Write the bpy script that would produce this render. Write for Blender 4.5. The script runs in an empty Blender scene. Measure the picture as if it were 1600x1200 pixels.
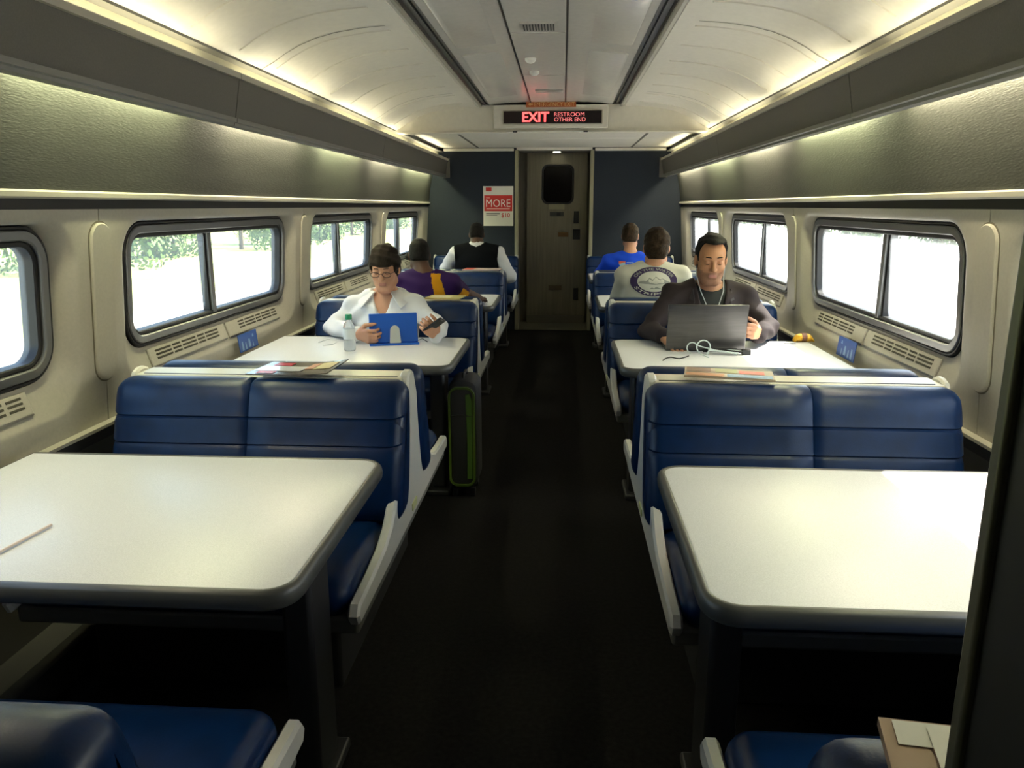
import bpy, bmesh, math, random
import numpy as np
from mathutils import Vector, Matrix
from mathutils.bvhtree import BVHTree

random.seed(7); rng = np.random.default_rng(7)
SC = bpy.context.scene
COL = SC.collection
PI = math.pi

# ------------------------------------------------------------------ camera
FPX = 1200.0
CAM = np.array([0.115, 0.0, 1.46])
TH = math.atan((600 - 322) / FPX)
PS = math.atan((880 - 800) / FPX * math.cos(TH))
CF = np.array([-math.sin(PS) * math.cos(TH), math.cos(PS) * math.cos(TH), -math.sin(TH)])
CR = np.array([math.cos(PS), math.sin(PS), 0.0])
CU = np.cross(CR, CF)
cd = bpy.data.cameras.new('camera'); cam = bpy.data.objects.new('camera', cd); COL.objects.link(cam)
cd.sensor_width = 36.0; cd.lens = FPX / 1600 * 36.0; cd.clip_start = 0.02; cd.clip_end = 500
cam.matrix_world = Matrix(((CR[0], CU[0], -CF[0], CAM[0]), (CR[1], CU[1], -CF[1], CAM[1]),
                           (CR[2], CU[2], -CF[2], CAM[2]), (0, 0, 0, 1)))
SC.camera = cam

def at(x, y, Y=None, Z=None):
    """photo pixel -> point on the plane at depth Y, or at height Z"""
    d = CF + CR * (x - 800) / FPX + CU * (600 - y) / FPX
    t = (Y - CAM[1]) / d[1] if Y is not None else (Z - CAM[2]) / d[2]
    return CAM + d * t

# ------------------------------------------------------------------ light
SUN_DIR = Vector((-1.0, -0.36, -1.04)).normalized()
w = bpy.data.worlds.new('world'); SC.world = w; w.use_nodes = True
nt = w.node_tree; bg = nt.nodes['Background']
sky = nt.nodes.new('ShaderNodeTexSky'); sky.sky_type = 'NISHITA'; sky.sun_disc = False
sky.sun_elevation = math.radians(43); sky.sun_rotation = math.radians(70); sky.dust_density = 2.5; sky.air_density = 1.2
nt.links.new(sky.outputs[0], bg.inputs[0]); bg.inputs[1].default_value = 1.05
sl = bpy.data.lights.new('sun', 'SUN'); sl.energy = 30; sl.angle = math.radians(0.6); sl.color = (1.0, 0.95, 0.86)
so = bpy.data.objects.new('sun', sl); COL.objects.link(so); so.location = (20, -8, 20)
so.rotation_euler = SUN_DIR.to_track_quat('-Z', 'Y').to_euler()
LAMP_UP = 24.0       # cove tubes lighting the ceiling
LAMP_DN = 120.0       # tubes under the fascia washing the panel
vs = SC.view_settings
vs.view_transform = 'Standard'; vs.look = 'None'; vs.exposure = -0.12; vs.gamma = 1.0; vs.use_curve_mapping = False

# ------------------------------------------------------------------ materials
MATS = {}
def mat(name, col, rough=0.5, metal=0.0, spec=0.5, noise=None, bump=None, emit=None, coat=0.0, stretch=None, sss=0.0):
    if name in MATS: return MATS[name]
    m = bpy.data.materials.new(name); m.use_nodes = True
    n = m.node_tree; p = n.nodes['Principled BSDF']
    p.inputs['Base Color'].default_value = (*col, 1); p.inputs['Roughness'].default_value = rough
    p.inputs['Metallic'].default_value = metal; p.inputs['Specular IOR Level'].default_value = spec
    p.inputs['Coat Weight'].default_value = coat
    if sss: p.inputs['Subsurface Weight'].default_value = sss; p.inputs['Subsurface Radius'].default_value = (.02, .008, .004)
    tc = n.nodes.new('ShaderNodeTexCoord'); mp = n.nodes.new('ShaderNodeMapping')
    n.links.new(tc.outputs['Object'], mp.inputs[0])
    if stretch: mp.inputs['Scale'].default_value = stretch
    if noise:                                   # (scale, amount)
        t = n.nodes.new('ShaderNodeTexNoise'); t.inputs['Scale'].default_value = noise[0]; t.inputs['Detail'].default_value = 4
        n.links.new(mp.outputs[0], t.inputs[0])
        r = n.nodes.new('ShaderNodeMapRange'); r.inputs[1].default_value = .3; r.inputs[2].default_value = .7
        r.inputs[3].default_value = 1 - noise[1]; r.inputs[4].default_value = 1 + noise[1]
        n.links.new(t.outputs[0], r.inputs[0])
        mx = n.nodes.new('ShaderNodeVectorMath'); mx.operation = 'SCALE'; mx.inputs[0].default_value = col
        n.links.new(r.outputs[0], mx.inputs['Scale']); n.links.new(mx.outputs[0], p.inputs['Base Color'])
    if bump:                                    # (scale, strength, distance)
        t = n.nodes.new('ShaderNodeTexNoise'); t.inputs['Scale'].default_value = bump[0]; t.inputs['Detail'].default_value = 3
        n.links.new(mp.outputs[0], t.inputs[0])
        b = n.nodes.new('ShaderNodeBump'); b.inputs['Strength'].default_value = bump[1]; b.inputs['Distance'].default_value = bump[2]
        n.links.new(t.outputs[0], b.inputs['Height']); n.links.new(b.outputs[0], p.inputs['Normal'])
    if emit:
        p.inputs['Emission Color'].default_value = (*emit[0], 1); p.inputs['Emission Strength'].default_value = emit[1]
    MATS[name] = m
    return m

CARPET = mat('carpet', (.0105, .0098, .0095), .95, spec=.1, noise=(60, .35), bump=(400, .5, .004))
LINER = mat('liner_plastic', (.43, .405, .345), .42, noise=(90, .04), bump=(500, .12, .001))
PANEL = mat('panel_textile', (.034, .035, .030), .5, spec=.4, noise=(7, .16), bump=(130, .5, .003), stretch=(1, .3, 2.2))
FASCIA = mat('fascia_grey', (.115, .108, .095), .6, spec=.3, noise=(200, .08))
RAIL = mat('rail_beige', (.40, .38, .32), .4)
RAILD = mat('rail_grey', (.17, .165, .15), .4)
BLACK = mat('black_rubber', (.008, .008, .009), .5)
CEIL = mat('ceiling_plastic', (.74, .71, .64), .45, noise=(30, .03))
CEILC = mat('ceiling_gloss', (.62, .60, .56), .26, coat=.15, noise=(30, .03))
TRACK = mat('track_metal', (.05, .048, .045), .4, metal=.3)
ALU = mat('window_aluminium', (.22, .22, .22), .35, metal=.7)
ENDW = mat('end_wall_blue', (.020, .026, .037), .75, spec=.2, noise=(120, .15), bump=(300, .3, .002))
LEATHER = mat('blue_leather', (.0018, .017, .070), .34, spec=.30, noise=(14, .2), bump=(220, .12, .002))
SHELL = mat('seat_shell_white', (.66, .65, .60), .35)
SHELLB = mat('seat_cap_beige', (.55, .52, .42), .35)
SEATBASE = mat('seat_base_dark', (.012, .012, .013), .6)
TABLE = mat('table_laminate', (.73, .73, .735), .33, noise=(420, .10), spec=.4)
RIM = mat('table_rim_grey', (.075, .075, .070), .38)
LEG = mat('table_leg', (.04, .04, .042), .4, metal=.4)
STEEL = mat('door_steel', (.23, .21, .15), .38, metal=.6, stretch=(1, 1, .05), noise=(40, .12))
STEELD = mat('jamb_steel', (.16, .145, .11), .42, metal=.5)
DARKGLASS = mat('dark_glass', (.006, .005, .005), .12)
LOWERW = mat('lower_wall', (.10, .095, .08), .5)

def glass_mat():
    m = bpy.data.materials.new('window_glass'); m.use_nodes = True
    n = m.node_tree; n.nodes.clear()
    o = n.nodes.new('ShaderNodeOutputMaterial'); tr = n.nodes.new('ShaderNodeBsdfTransparent'); tr.inputs[0].default_value = (.93, .95, .94, 1)
    ha = n.nodes.new('ShaderNodeBsdfTranslucent'); ha.inputs[0].default_value = (.9, .95, 1, 1)
    m1 = n.nodes.new('ShaderNodeMixShader'); m1.inputs[0].default_value = .07
    gl = n.nodes.new('ShaderNodeBsdfGlossy'); gl.inputs[1].default_value = .03
    m2 = n.nodes.new('ShaderNodeMixShader'); m2.inputs[0].default_value = .05
    n.links.new(tr.outputs[0], m1.inputs[1]); n.links.new(ha.outputs[0], m1.inputs[2])
    n.links.new(m1.outputs[0], m2.inputs[1]); n.links.new(gl.outputs[0], m2.inputs[2]); n.links.new(m2.outputs[0], o.inputs[0])
    return m
GLASS = glass_mat()
def emis(name, col, s):
    return mat(name, (.8, .8, .8), emit=(col, s))
TUBE_UP = emis('cove_tube', (1.0, .93, .66), LAMP_UP)
TUBE_DN = emis('panel_tube', (1.0, .91, .62), LAMP_DN)
TUBE_DN2 = emis('panel_tube_green', (.96, .98, .56), LAMP_DN)

# ------------------------------------------------------------------ mesh helpers
def empty(name, loc, label=None, cat=None, group=None, kind=None):
    o = bpy.data.objects.new(name, None); COL.objects.link(o); o.location = loc; o.empty_display_size = .1
    return tag(o, label, cat, group, kind)
def tag(o, label=None, cat=None, group=None, kind=None):
    if label: o['label'] = label
    if cat: o['category'] = cat
    if group: o['group'] = group
    if kind: o['kind'] = kind
    return o
def children_of(o): return [c for c in bpy.data.objects if c.parent == o]
def copy_tree(o, parent=None, loc=None):
    c = o.copy(); COL.objects.link(c); c.parent = parent
    if loc is not None: c.location = loc
    for ch in children_of(o): copy_tree(ch, c)
    return c
def wloc(o):
    v = Vector((0, 0, 0))
    while o is not None: v += o.location; o = o.parent
    return v

class B:
    def __init__(s): s.v = []; s.f = []; s.mi = []
    def add(s, vs, fs, mi=0):
        n = len(s.v); s.v += [tuple(map(float, p)) for p in vs]; s.f += [tuple(i + n for i in f) for f in fs]; s.mi += [mi] * len(fs); return s
    def box(s, a, b, mi=0):
        x0, y0, z0 = a; x1, y1, z1 = b
        return s.add([(x0, y0, z0), (x1, y0, z0), (x1, y1, z0), (x0, y1, z0), (x0, y0, z1), (x1, y0, z1), (x1, y1, z1), (x0, y1, z1)],
                     [(0, 3, 2, 1), (4, 5, 6, 7), (0, 1, 5, 4), (1, 2, 6, 5), (2, 3, 7, 6), (3, 0, 4, 7)], mi)
    def obox(s, c, ax, ay, az, h, mi=0):
        """oriented box: centre, three unit axes, half sizes"""
        c = np.array(c, float); P = []
        for k in (-1, 1):
            for (i, j) in ((-1, -1), (1, -1), (1, 1), (-1, 1)):
                P.append(c + np.array(ax) * h[0] * i + np.array(ay) * h[1] * j + np.array(az) * h[2] * k)
        return s.add(P, [(0, 3, 2, 1), (4, 5, 6, 7), (0, 1, 5, 4), (1, 2, 6, 5), (2, 3, 7, 6), (3, 0, 4, 7)], mi)
    def rings(s, loops, close=True, cap=True, mi=0):
        n = len(loops[0]); vs = [p for l in loops for p in l]; fs = []
        for a in range(len(loops) - 1):
            for i in range(n if close else n - 1):
                j = (i + 1) % n; fs.append((a * n + i, a * n + j, (a + 1) * n + j, (a + 1) * n + i))
        if cap: fs.append(tuple(range(n - 1, -1, -1))); fs.append(tuple((len(loops) - 1) * n + i for i in range(n)))
        return s.add(vs, fs, mi)
    def tube(s, pts, r, n=8, mi=0):
        pts = [np.array(p, float) for p in pts]; L = []; m = len(pts)
        rr = r if hasattr(r, '__len__') else [r] * m
        up = np.array([0, 0, 1.0]); prev = None
        for i, p in enumerate(pts):
            t = pts[min(i + 1, m - 1)] - pts[max(i - 1, 0)]; t = t / (np.linalg.norm(t) + 1e-9)
            if prev is None: u = np.cross(t, up) if abs(t[2]) < .95 else np.cross(t, [1, 0, 0])
            else: u = prev - t * (prev @ t)
            u = u / (np.linalg.norm(u) + 1e-9); prev = u; v = np.cross(t, u)
            L.append([p + (u * math.cos(2 * PI * k / n) + v * math.sin(2 * PI * k / n)) * rr[i] for k in range(n)])
        return s.rings(L, mi=mi)
    def prism(s, poly, axis, a, b, mi=0):
        """2D polygon extruded along axis 'x','y','z' from a to b"""
        def P(u, v, t): return {'x': (t, u, v), 'y': (u, t, v), 'z': (u, v, t)}[axis]
        return s.rings([[P(u, v, a) for u, v in poly], [P(u, v, b) for u, v in poly]], mi=mi)
    def mesh(s, name, org=(0, 0, 0), mats=(), smooth=35):
        m = bpy.data.meshes.new(name)
        m.from_pydata([(x - org[0], y - org[1], z - org[2]) for x, y, z in s.v], [], s.f)
        for q in mats: m.materials.append(q)
        if len(mats) > 1: m.polygons.foreach_set('material_index', s.mi)
        bm = bmesh.new(); bm.from_mesh(m); bmesh.ops.recalc_face_normals(bm, faces=bm.faces); bm.to_mesh(m); bm.free()
        if smooth:
            m.polygons.foreach_set('use_smooth', [True] * len(m.polygons)); m.set_sharp_from_angle(angle=math.radians(smooth))
        m.update(); return m
    def obj(s, name, mats, parent=None, loc=None, smooth=35, label=None, cat=None, group=None, kind=None, bevel=0):
        if not isinstance(mats, (list, tuple)): mats = [mats]
        org = wloc(parent) if parent is not None else Vector((0, 0, 0))
        base = Vector(loc) if loc is not None else org
        m = s.mesh(name, base, mats, smooth)
        o = bpy.data.objects.new(name, m); COL.objects.link(o)
        o.location = base - org; o.parent = parent
        if bevel:
            md = o.modifiers.new('bevel', 'BEVEL'); md.width = bevel; md.segments = 2; md.limit_method = 'ANGLE'; md.angle_limit = math.radians(40)
        return tag(o, label, cat, group, kind)

def rrect(cu, cv, hu, hv, r, n=7):
    """rounded rectangle, fixed point count"""
    P = []
    for (su, sv, a0) in ((1, 1, 0), (-1, 1, 90), (-1, -1, 180), (1, -1, 270)):
        for k in range(n + 1):
            a = math.radians(a0 + 90 * k / n)
            P.append((cu + su * (hu - r) + r * math.cos(a), cv + sv * (hv - r) + r * math.sin(a)))
    return P
def inset(poly, d):
    """move a closed polygon (counter-clockwise) inward"""
    n = len(poly); out = []
    for i in range(n):
        p0, p1, p2 = np.array(poly[i - 1]), np.array(poly[i]), np.array(poly[(i + 1) % n])
        a = p1 - p0; b = p2 - p1; a = a / (np.linalg.norm(a) + 1e-9); b = b / (np.linalg.norm(b) + 1e-9)
        na = np.array([-a[1], a[0]]); nb = np.array([-b[1], b[0]]); m = na + nb; l = m @ m
        m = m * 2 / l if l > .4 else na
        out.append(tuple(p1 + m * d))
    return out
def smooth_poly(poly, it=2):
    for _ in range(it):
        q = []
        for i in range(len(poly)):
            a, b = np.array(poly[i]), np.array(poly[(i + 1) % len(poly)])
            q += [tuple(a * .75 + b * .25), tuple(a * .25 + b * .75)]
        poly = q
    return poly
def text_geo(txt, size, bold=0.0):
    """text as flat geometry: list of (x, y), faces"""
    c = bpy.data.curves.new('text', 'FONT'); c.body = txt; c.size = size; c.offset = bold; c.resolution_u = 3
    o = bpy.data.objects.new('text', c); COL.objects.link(o)
    dg = bpy.context.evaluated_depsgraph_get(); m = bpy.data.meshes.new_from_object(o.evaluated_get(dg))
    v = [(q.co.x, q.co.y) for q in m.vertices]; f = [tuple(p.vertices) for p in m.polygons]
    bpy.data.objects.remove(o); bpy.data.curves.remove(c); bpy.data.meshes.remove(m)
    return v, f
def text_fit(txt, x0, x1, y0, y1, bold=0.0):
    v, f = text_geo(txt, 1.0, bold); a = np.array(v); mn, mx = a.min(0), a.max(0)
    a = (a - mn) / (mx - mn) * [x1 - x0, y1 - y0] + [x0, y0]
    return a, f

# ------------------------------------------------------------------ the car body
HW = 1.5
def prof(z):      # half width of the window wall
    return 1.468 + .055 * (1.45 - z) / .75
WC = [1.52 + 2.14 * k for k in range(4)]
PIL = [.45 + 2.14 * k for k in range(5)]
YE = 9.2
Y0 = -1.6

b = B(); b.box((-1.6, Y0, -.05), (1.6, YE, 0)); b.obj('floor', CARPET, kind='structure', smooth=0)
b = B(); b.box((-.62, YE, -.05), (.62, 10.0, 0.004)); b.obj('floor_vestibule', mat('vestibule_floor', (.09, .085, .06), .5, noise=(60, .2)), kind='structure', smooth=0)

def side_wall(s):
    side = 'right' if s > 0 else 'left'
    root = empty('wall_' + side, (s * HW, 4.5, 0), kind='structure')
    N = 9
    def L3(loop, dx): return [(s * (prof(z) + dx), y, z) for y, z in loop]
    for k, cy in enumerate(WC):
        b = B()
        l0 = rrect(cy, 1.075, 1.0675, .375, .0008, N)
        l1 = rrect(cy, 1.105, .945, .322, .15, N)
        l1b = rrect(cy, 1.105, .930, .309, .145, N)
        l1c = rrect(cy, 1.110, .915, .296, .14, N)
        l2 = rrect(cy, 1.158, .862, .249, .125, N)
        l3 = rrect(cy, 1.158, .858, .245, .122, N)
        b.rings([L3(l0, .02), L3(l0, 0), L3(l1, 0), L3(l1b, .004), L3(l1c, .016), L3(l2, .052), L3(l3, .10)], cap=False)
        b.obj('window_liner', LINER, root, smooth=50)
        # window set in the liner
        wn = empty('window_%d' % (k + 1 + (4 if s > 0 else 0)), (s * 1.55, cy, .9), kind='structure')
        def ring(name, o_in, i_in, x0, x1, m):
            lo = rrect(cy, 1.158, .858 - o_in, .245 - o_in, max(.02, .122 - o_in), N)
            li = rrect(cy, 1.158, .858 - i_in, .245 - i_in, max(.02, .122 - i_in), N)
            q = B(); q.rings([L3(lo, x1), L3(lo, x0), L3(inset(lo, .004), x0 - .004), L3(inset(li, -.004), x0 - .004), L3(li, x0), L3(li, x1)], cap=False)
            return q.obj(name, m, wn, smooth=40)
        ring('gasket', .0, .014, .045, .1, BLACK)
        ring('frame', .014, .046, .040, .1, ALU)
        ring('inner_gasket', .046, .064, .052, .1, BLACK)
        ym = cy - .08
        q = B(); q.box((s * 1.545, ym - .016, .965), (s * 1.60, ym + .016, 1.36)); q.obj('mullion', ALU, wn, bevel=.004)
        q = B(); q.box((s * 1.56, ym - .034, .967), (s * 1.59, ym - .0165, 1.358)); q.obj('mullion_gasket', BLACK, wn)
        for (ya, yb) in ((cy - .815, ym - .0345), (ym + .0165, cy + .815)):
            q = B(); hy = (yb - ya) / 2
            lp = rrect((ya + yb) / 2, 1.158, hy, .20, .06, 5)
            q.rings([[(s * (prof(z) + .078), y, z) for y, z in lp], [(s * (prof(z) + .083), y, z) for y, z in lp]])
            q.obj('pane', GLASS, wn, smooth=0)
        # sill grille
        vg = empty('sill_vent', (s * 1.52, cy, .84)); vg.parent = root; vg.location = Vector((s * 1.52, cy, .84)) - root.location
        def sill(y, t, off=0.0):      # t: 0 lower edge of the slope .. 1 upper
            z0, z1 = .812, .905; x0, x1 = prof(z0) + .013, prof(z1) + .05
            z = z0 + (z1 - z0) * t; x = x0 + (x1 - x0) * t
            return (s * (x - off), y, z + off)
        q = B(); ya, yb = cy - .72, cy + .70
        for (u, v) in ((ya, cy - .012), (cy + .012, yb)):
            q.rings([[sill(u, .10, -.004), sill(v, .10, -.004), sill(v, .88, -.004), sill(u, .88, -.004)],
                     [sill(u, .10, .004), sill(v, .10, .004), sill(v, .88, .004), sill(u, .88, .004)],
                     [sill(u + .006, .13, .006), sill(v - .006, .13, .006), sill(v - .006, .85, .006), sill(u + .006, .85, .006)]])
        q.obj('plate', LINER, vg, smooth=0)
        q = B(); y = ya + .05; i = 0
        while y < yb - .07:
            ln = (.125, .065)[i % 2]
            if not (y < cy + .02 and y + ln > cy - .02) and y + ln < yb - .02:
                for t in (.34, .50, .66):
                    q.rings([[sill(y, t, .0055), sill(y + ln, t, .0055), sill(y + ln, t + .07, .0055), sill(y, t + .07, .0055)],
                             [sill(y, t, .0075), sill(y + ln, t, .0075), sill(y + ln, t + .07, .0075), sill(y, t + .07, .0075)]])
            y += ln + .018; i += 1
        q.obj('slots', mat('slot_dark', (.05, .045, .03), .8), vg, smooth=0)
    # plain ends of the liner
    for (ya, yb) in ((Y0, WC[0] - 1.07), (WC[3] + 1.07, YE)):
        b = B(); zs = [.70, .9, 1.1, 1.3, 1.45]
        b.rings([[(s * prof(z), y, z) for z in zs] for y in (ya, yb)], close=False, cap=False); b.obj('liner_end', LINER, root)
    # raised pillar covers and seams
    for y in PIL[1:4]:
        lp = rrect(y, 1.13, .062, .275, .06, 8)
        b = B(); b.rings([[(s * (prof(z) + .002), u, z) for u, z in lp], [(s * (prof(z) - .006), u, z) for u, z in lp],
                          [(s * (prof(z) - .010), u, z) for u, z in inset(lp, .005)]])
        b.obj('pillar_cover', LINER, root, smooth=30)
        lp2 = rrect(y, 1.13, .068, .281, .066, 8)
        b = B(); b.rings([[(s * (prof(z) + .002), u, z) for u, z in lp2], [(s * (prof(z) - .0012), u, z) for u, z in lp2]])
        b.obj('pillar_seam', mat('seam_brown', (.16, .14, .10), .7), root, smooth=0)
    # strips above the windows
    def strip(name, m, pts, y0=Y0, y1=YE, par=root, sm=30, bevel=0):
        q = B(); q.prism([(s * x, z) for x, z in pts], 'y', y0, y1); return q.obj(name, m, par, smooth=sm, bevel=bevel)
    tr2 = empty('trim_%d' % (3 if s < 0 else 4), (s * 1.45, 4.5, 1.7), kind='structure')
    bb = empty('baseboard_' + side, (s * 1.45, 4.5, 0), kind='structure')
    strip('black_band', BLACK, [(1.480, 1.448), (1.480, 1.482), (1.56, 1.482), (1.56, 1.448)])
    strip('panel_rail', RAIL, [(1.452, 1.482), (1.446, 1.488), (1.446, 1.502), (1.452, 1.508), (1.55, 1.508), (1.55, 1.482)], par=tr2)
    # textile panel bays under the lights
    cuts = [Y0, .55, 1.93, 3.33, 4.755, 6.11, 7.48, YE]
    for k in (0, ):
        strip('upper_panel', PANEL, [(1.462, 1.505), (1.452, 1.60), (1.436, 1.70), (1.412, 1.80), (1.375, 1.90), (1.42, 1.90), (1.50, 1.70), (1.52, 1.505)], Y0, YE, tr2)
    # under the windows
    strip('heater_band', mat('heater_dark', (.03, .029, .027), .5), [(1.500, .655), (1.500, .70), (1.56, .70), (1.56, .655)])
    strip('heater_lip', RAIL, [(1.490, .695), (1.490, .706), (1.56, .706), (1.56, .695)])
    strip('lower_panel', LOWERW, [(1.52, .14), (1.515, .655), (1.56, .655), (1.56, .14)])
    strip('heater_cover', mat('heater_cover', (.06, .058, .055), .5, metal=.3), [(1.40, 0), (1.40, .11), (1.42, .14), (1.56, .14), (1.56, 0)], par=bb)
    # outer skin keeps daylight to the windows
    b = B()
    b.box((s * 1.56, Y0, .0), (s * 1.60, YE + .9, .90)); b.box((s * 1.56, Y0, 1.412), (s * 1.60, YE + .9, 2.45))
    for ya, yb in ((Y0, WC[0] - .87), (WC[0] + .87, WC[1] - .87), (WC[1] + .87, WC[2] - .87), (WC[2] + .87, WC[3] - .87), (WC[3] + .87, YE + .9)):
        b.box((s * 1.56, ya, .90), (s * 1.60, yb, 1.412))
    b.obj('outer_skin', mat('outer_skin', (.4, .4, .4), .5), root, smooth=0)
    # lighting fascia
    tr = empty('trim_%d' % (1 if s < 0 else 2), (s * 1.25, 4.5, 1.9), kind='structure')
    fc = [Y0, .62, 3.28, 5.96, YE - .05]
    for k in range(4):
        ya, yb = fc[k] + .003, fc[k + 1] - .003
        strip('fascia_panel', FASCIA, [(1.222, 1.966), (1.250, 1.818), (1.268, 1.818), (1.240, 1.966)], ya, yb, tr)
        strip('fascia_lip', RAIL, [(1.212, 1.968), (1.212, 1.990), (1.222, 1.996), (1.262, 1.985), (1.262, 1.968)], ya, yb, tr)
        strip('fascia_rail', RAILD, [(1.242, 1.816), (1.244, 1.800), (1.256, 1.797), (1.258, 1.786), (1.282, 1.782), (1.290, 1.790), (1.290, 1.816)], ya, yb, tr)
    strip('cove_floor', RAIL, [(1.242, 1.900), (1.46, 1.915), (1.46, 1.905), (1.242, 1.890)], par=tr)
    strip('cove_back', mat('cove_back', (.62, .58, .42), .5), [(1.335, 2.072), (1.352, 1.91), (1.37, 1.91), (1.36, 2.072)], par=tr)
    strip('cove_edge', RAILD, [(1.285, 2.066), (1.285, 2.078), (1.37, 2.078), (1.37, 2.066)], par=tr)
    for k in range(len(cuts) - 1):
        ya, yb = max(cuts[k], Y0 + .05) + .19, cuts[k + 1] - .19
        q = B(); q.tube([(s * 1.298, ya, 1.942), (s * 1.298, yb, 1.942)], .013, 10); q.obj('cove_tube', TUBE_UP, tr)
        q = B(); q.tube([(s * 1.338, ya, 1.838), (s * 1.338, yb, 1.838)], .011, 10); q.obj('panel_tube', TUBE_DN if (k + (s > 0)) % 2 else TUBE_DN2, tr)
        for yy in (cuts[k] + .03, ):
            q = B(); q.box((s * 1.30, yy - .09, 1.806), (s * 1.37, yy + .03, 1.895)); q.obj('lamp_baffle', RAILD, tr, smooth=0)  # hidden thick block, added to cast a dark band on the panel between tubes
            q = B(); q.box((s * 1.25, yy - .035, 1.915), (s * 1.345, yy - .025, 1.988)); q.obj('lamp_baffle', RAILD, tr, smooth=0)
    q = B(); q.box((s * 1.20, YE - .052, 1.78), (s * 1.29, YE - .045, 2.0)); q.obj('fascia_end', FASCIA, tr, smooth=0)
    return root
side_wall(-1); side_wall(1)

# ------------------------------------------------------------------ ceiling
YH = 6.65
ceil = empty('ceiling', (0, 4.5, 2.28), kind='structure')
def slab(name, m, pts, y0, y1, sm=40, bev=0):
    q = B(); q.prism(pts, 'y', y0, y1); return q.obj(name, m, ceil, smooth=sm, bevel=bev)
CPROF = [(.575, 2.262), (.70, 2.256), (.82, 2.246), (.93, 2.230), (1.02, 2.208), (1.10, 2.178), (1.17, 2.142), (1.23, 2.104), (1.285, 2.076)]
for s in (-1, 1):
    top = [(x, z + .02) for x, z in reversed(CPROF)]
    slab('side_panel', CEIL, [(s * x, z) for x, z in CPROF + top], Y0, YH)
    slab('track', TRACK, [(s * .500, 2.268), (s * .500, 2.30), (s * .578, 2.30), (s * .578, 2.268), (s * .565, 2.268), (s * .560, 2.282), (s * .545, 2.282), (s * .543, 2.274), (s * .530, 2.274), (s * .527, 2.284), (s * .512, 2.284), (s * .510, 2.268)], Y0, YH, 0)
    slab('track_edge', RAIL, [(s * .580, 2.250), (s * .568, 2.256), (s * .568, 2.275), (s * .580, 2.275)], Y0, YH, 0)
    slab('panel_batten', CEIL, [(s * .605, 2.2545), (s * .605, 2.262), (s * .665, 2.262), (s * .665, 2.2525)], Y0, YH, 0)
    # transverse ribs
    rp = [(.70 + (1.245 - .70) * i / 15) for i in range(16)]
    zc = np.interp(rp, [p[0] for p in CPROF], [p[1] for p in CPROF])
    yr = 2.94 - .43 * 6; proto = None
    while yr < YH - .1:
        q = B(); L = []
        for x, z in zip(rp, zc):
            L.append([(s * x, yr - .014, z + .003), (s * x, yr - .009, z - .005), (s * x, yr + .009, z - .005), (s * x, yr + .014, z + .003)])
        if proto is None:
            q.rings(L); proto = q.obj('ceiling_rib', CEIL, ceil, loc=(0, yr, 2.2))
        else:
            c = proto.copy(); COL.objects.link(c); c.location.y += yr - ybase
        if proto is not None and abs(proto.location.y + 4.5 - yr) < 1e-6: ybase = yr
        yr += .43
    ys = .5
    for ys in (1.55, 3.70, 5.85):
        q = B(); q.rings([[(s * x, ys - .004, z - .002) for x, z in CPROF[1:]], [(s * x, ys + .004, z - .002) for x, z in CPROF[1:]]], close=False, cap=False)
        q.obj('panel_seam', mat('seam_grey', (.25, .24, .2), .7), ceil)
# centre panel, raised sides and middle strip
slab('centre_panel', CEILC, [(-.5, 2.270), (-.5, 2.32), (.5, 2.32), (.5, 2.270), (.33, 2.286), (-.33, 2.286)], Y0, YH, 20)
for s in (-1, 1):
    y = -1.2
    while y < YH - .3:
        q = B(); lp = rrect(s * .335, y + .86, .125, .84, .03, 4)
        zz = lambda x: 2.270 + .016 * (0.5 - abs(x)) / .17
        q.rings([[(x, yy, zz(x) + .004) for x, yy in lp], [(x, yy, zz(x) - .005) for x, yy in lp], [(x, yy, zz(x) - .008) for x, yy in inset(lp, .006)]])
        q.obj('ceiling_panel', CEILC, ceil, smooth=30); y += 1.9
y = -1.0
while y < YH - .2:
    q = B(); q.box((-.155, y, 2.276), (.115, min(y + 1.24, YH - .01), 2.29)); q.obj('centre_strip', CEILC, ceil, bevel=.003, smooth=0); y += 1.25
for x in (-.162, .122):
    q = B(); q.box((x - .004, Y0, 2.281), (x + .004, YH, 2.288)); q.obj('strip_gap', BLACK, ceil, smooth=0)
v = at(842, 40, Z=2.276)
q = B(); q.box((v[0] - .085, v[1] - .075, 2.268), (v[0] + .085, v[1] + .075, 2.277)); vent = q.obj('ceiling_vent', CEILC, ceil, smooth=0)
q = B()
for k in range(11): q.box((v[0] - .072 + k * .0138, v[1] - .06, 2.2655), (v[0] - .066 + k * .0138, v[1] + .06, 2.269))
q.obj('vent_slots', BLACK, vent, smooth=0)
for (px_, py_) in ((829, 93), (835, 113)):
    v = at(px_, py_, Z=2.27); q = B()
    q.rings([[(v[0] + r * math.cos(a * PI / 10), v[1] + r * math.sin(a * PI / 10), z) for a in range(20)] for r, z in ((.032, 2.277), (.030, 2.262), (.018, 2.252), (.006, 2.249))])
    q.obj('reading_lamp', mat('lamp_white', (.85, .85, .82), .3), ceil)
v = at(858, 142, Z=2.276); q = B(); q.box((v[0] - .1, v[1] - .06, 2.270), (v[0] + .1, v[1] + .06, 2.277)); q.obj('ceiling_plate', mat('plate_grey', (.4, .39, .36), .4), ceil, bevel=.002)

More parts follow.
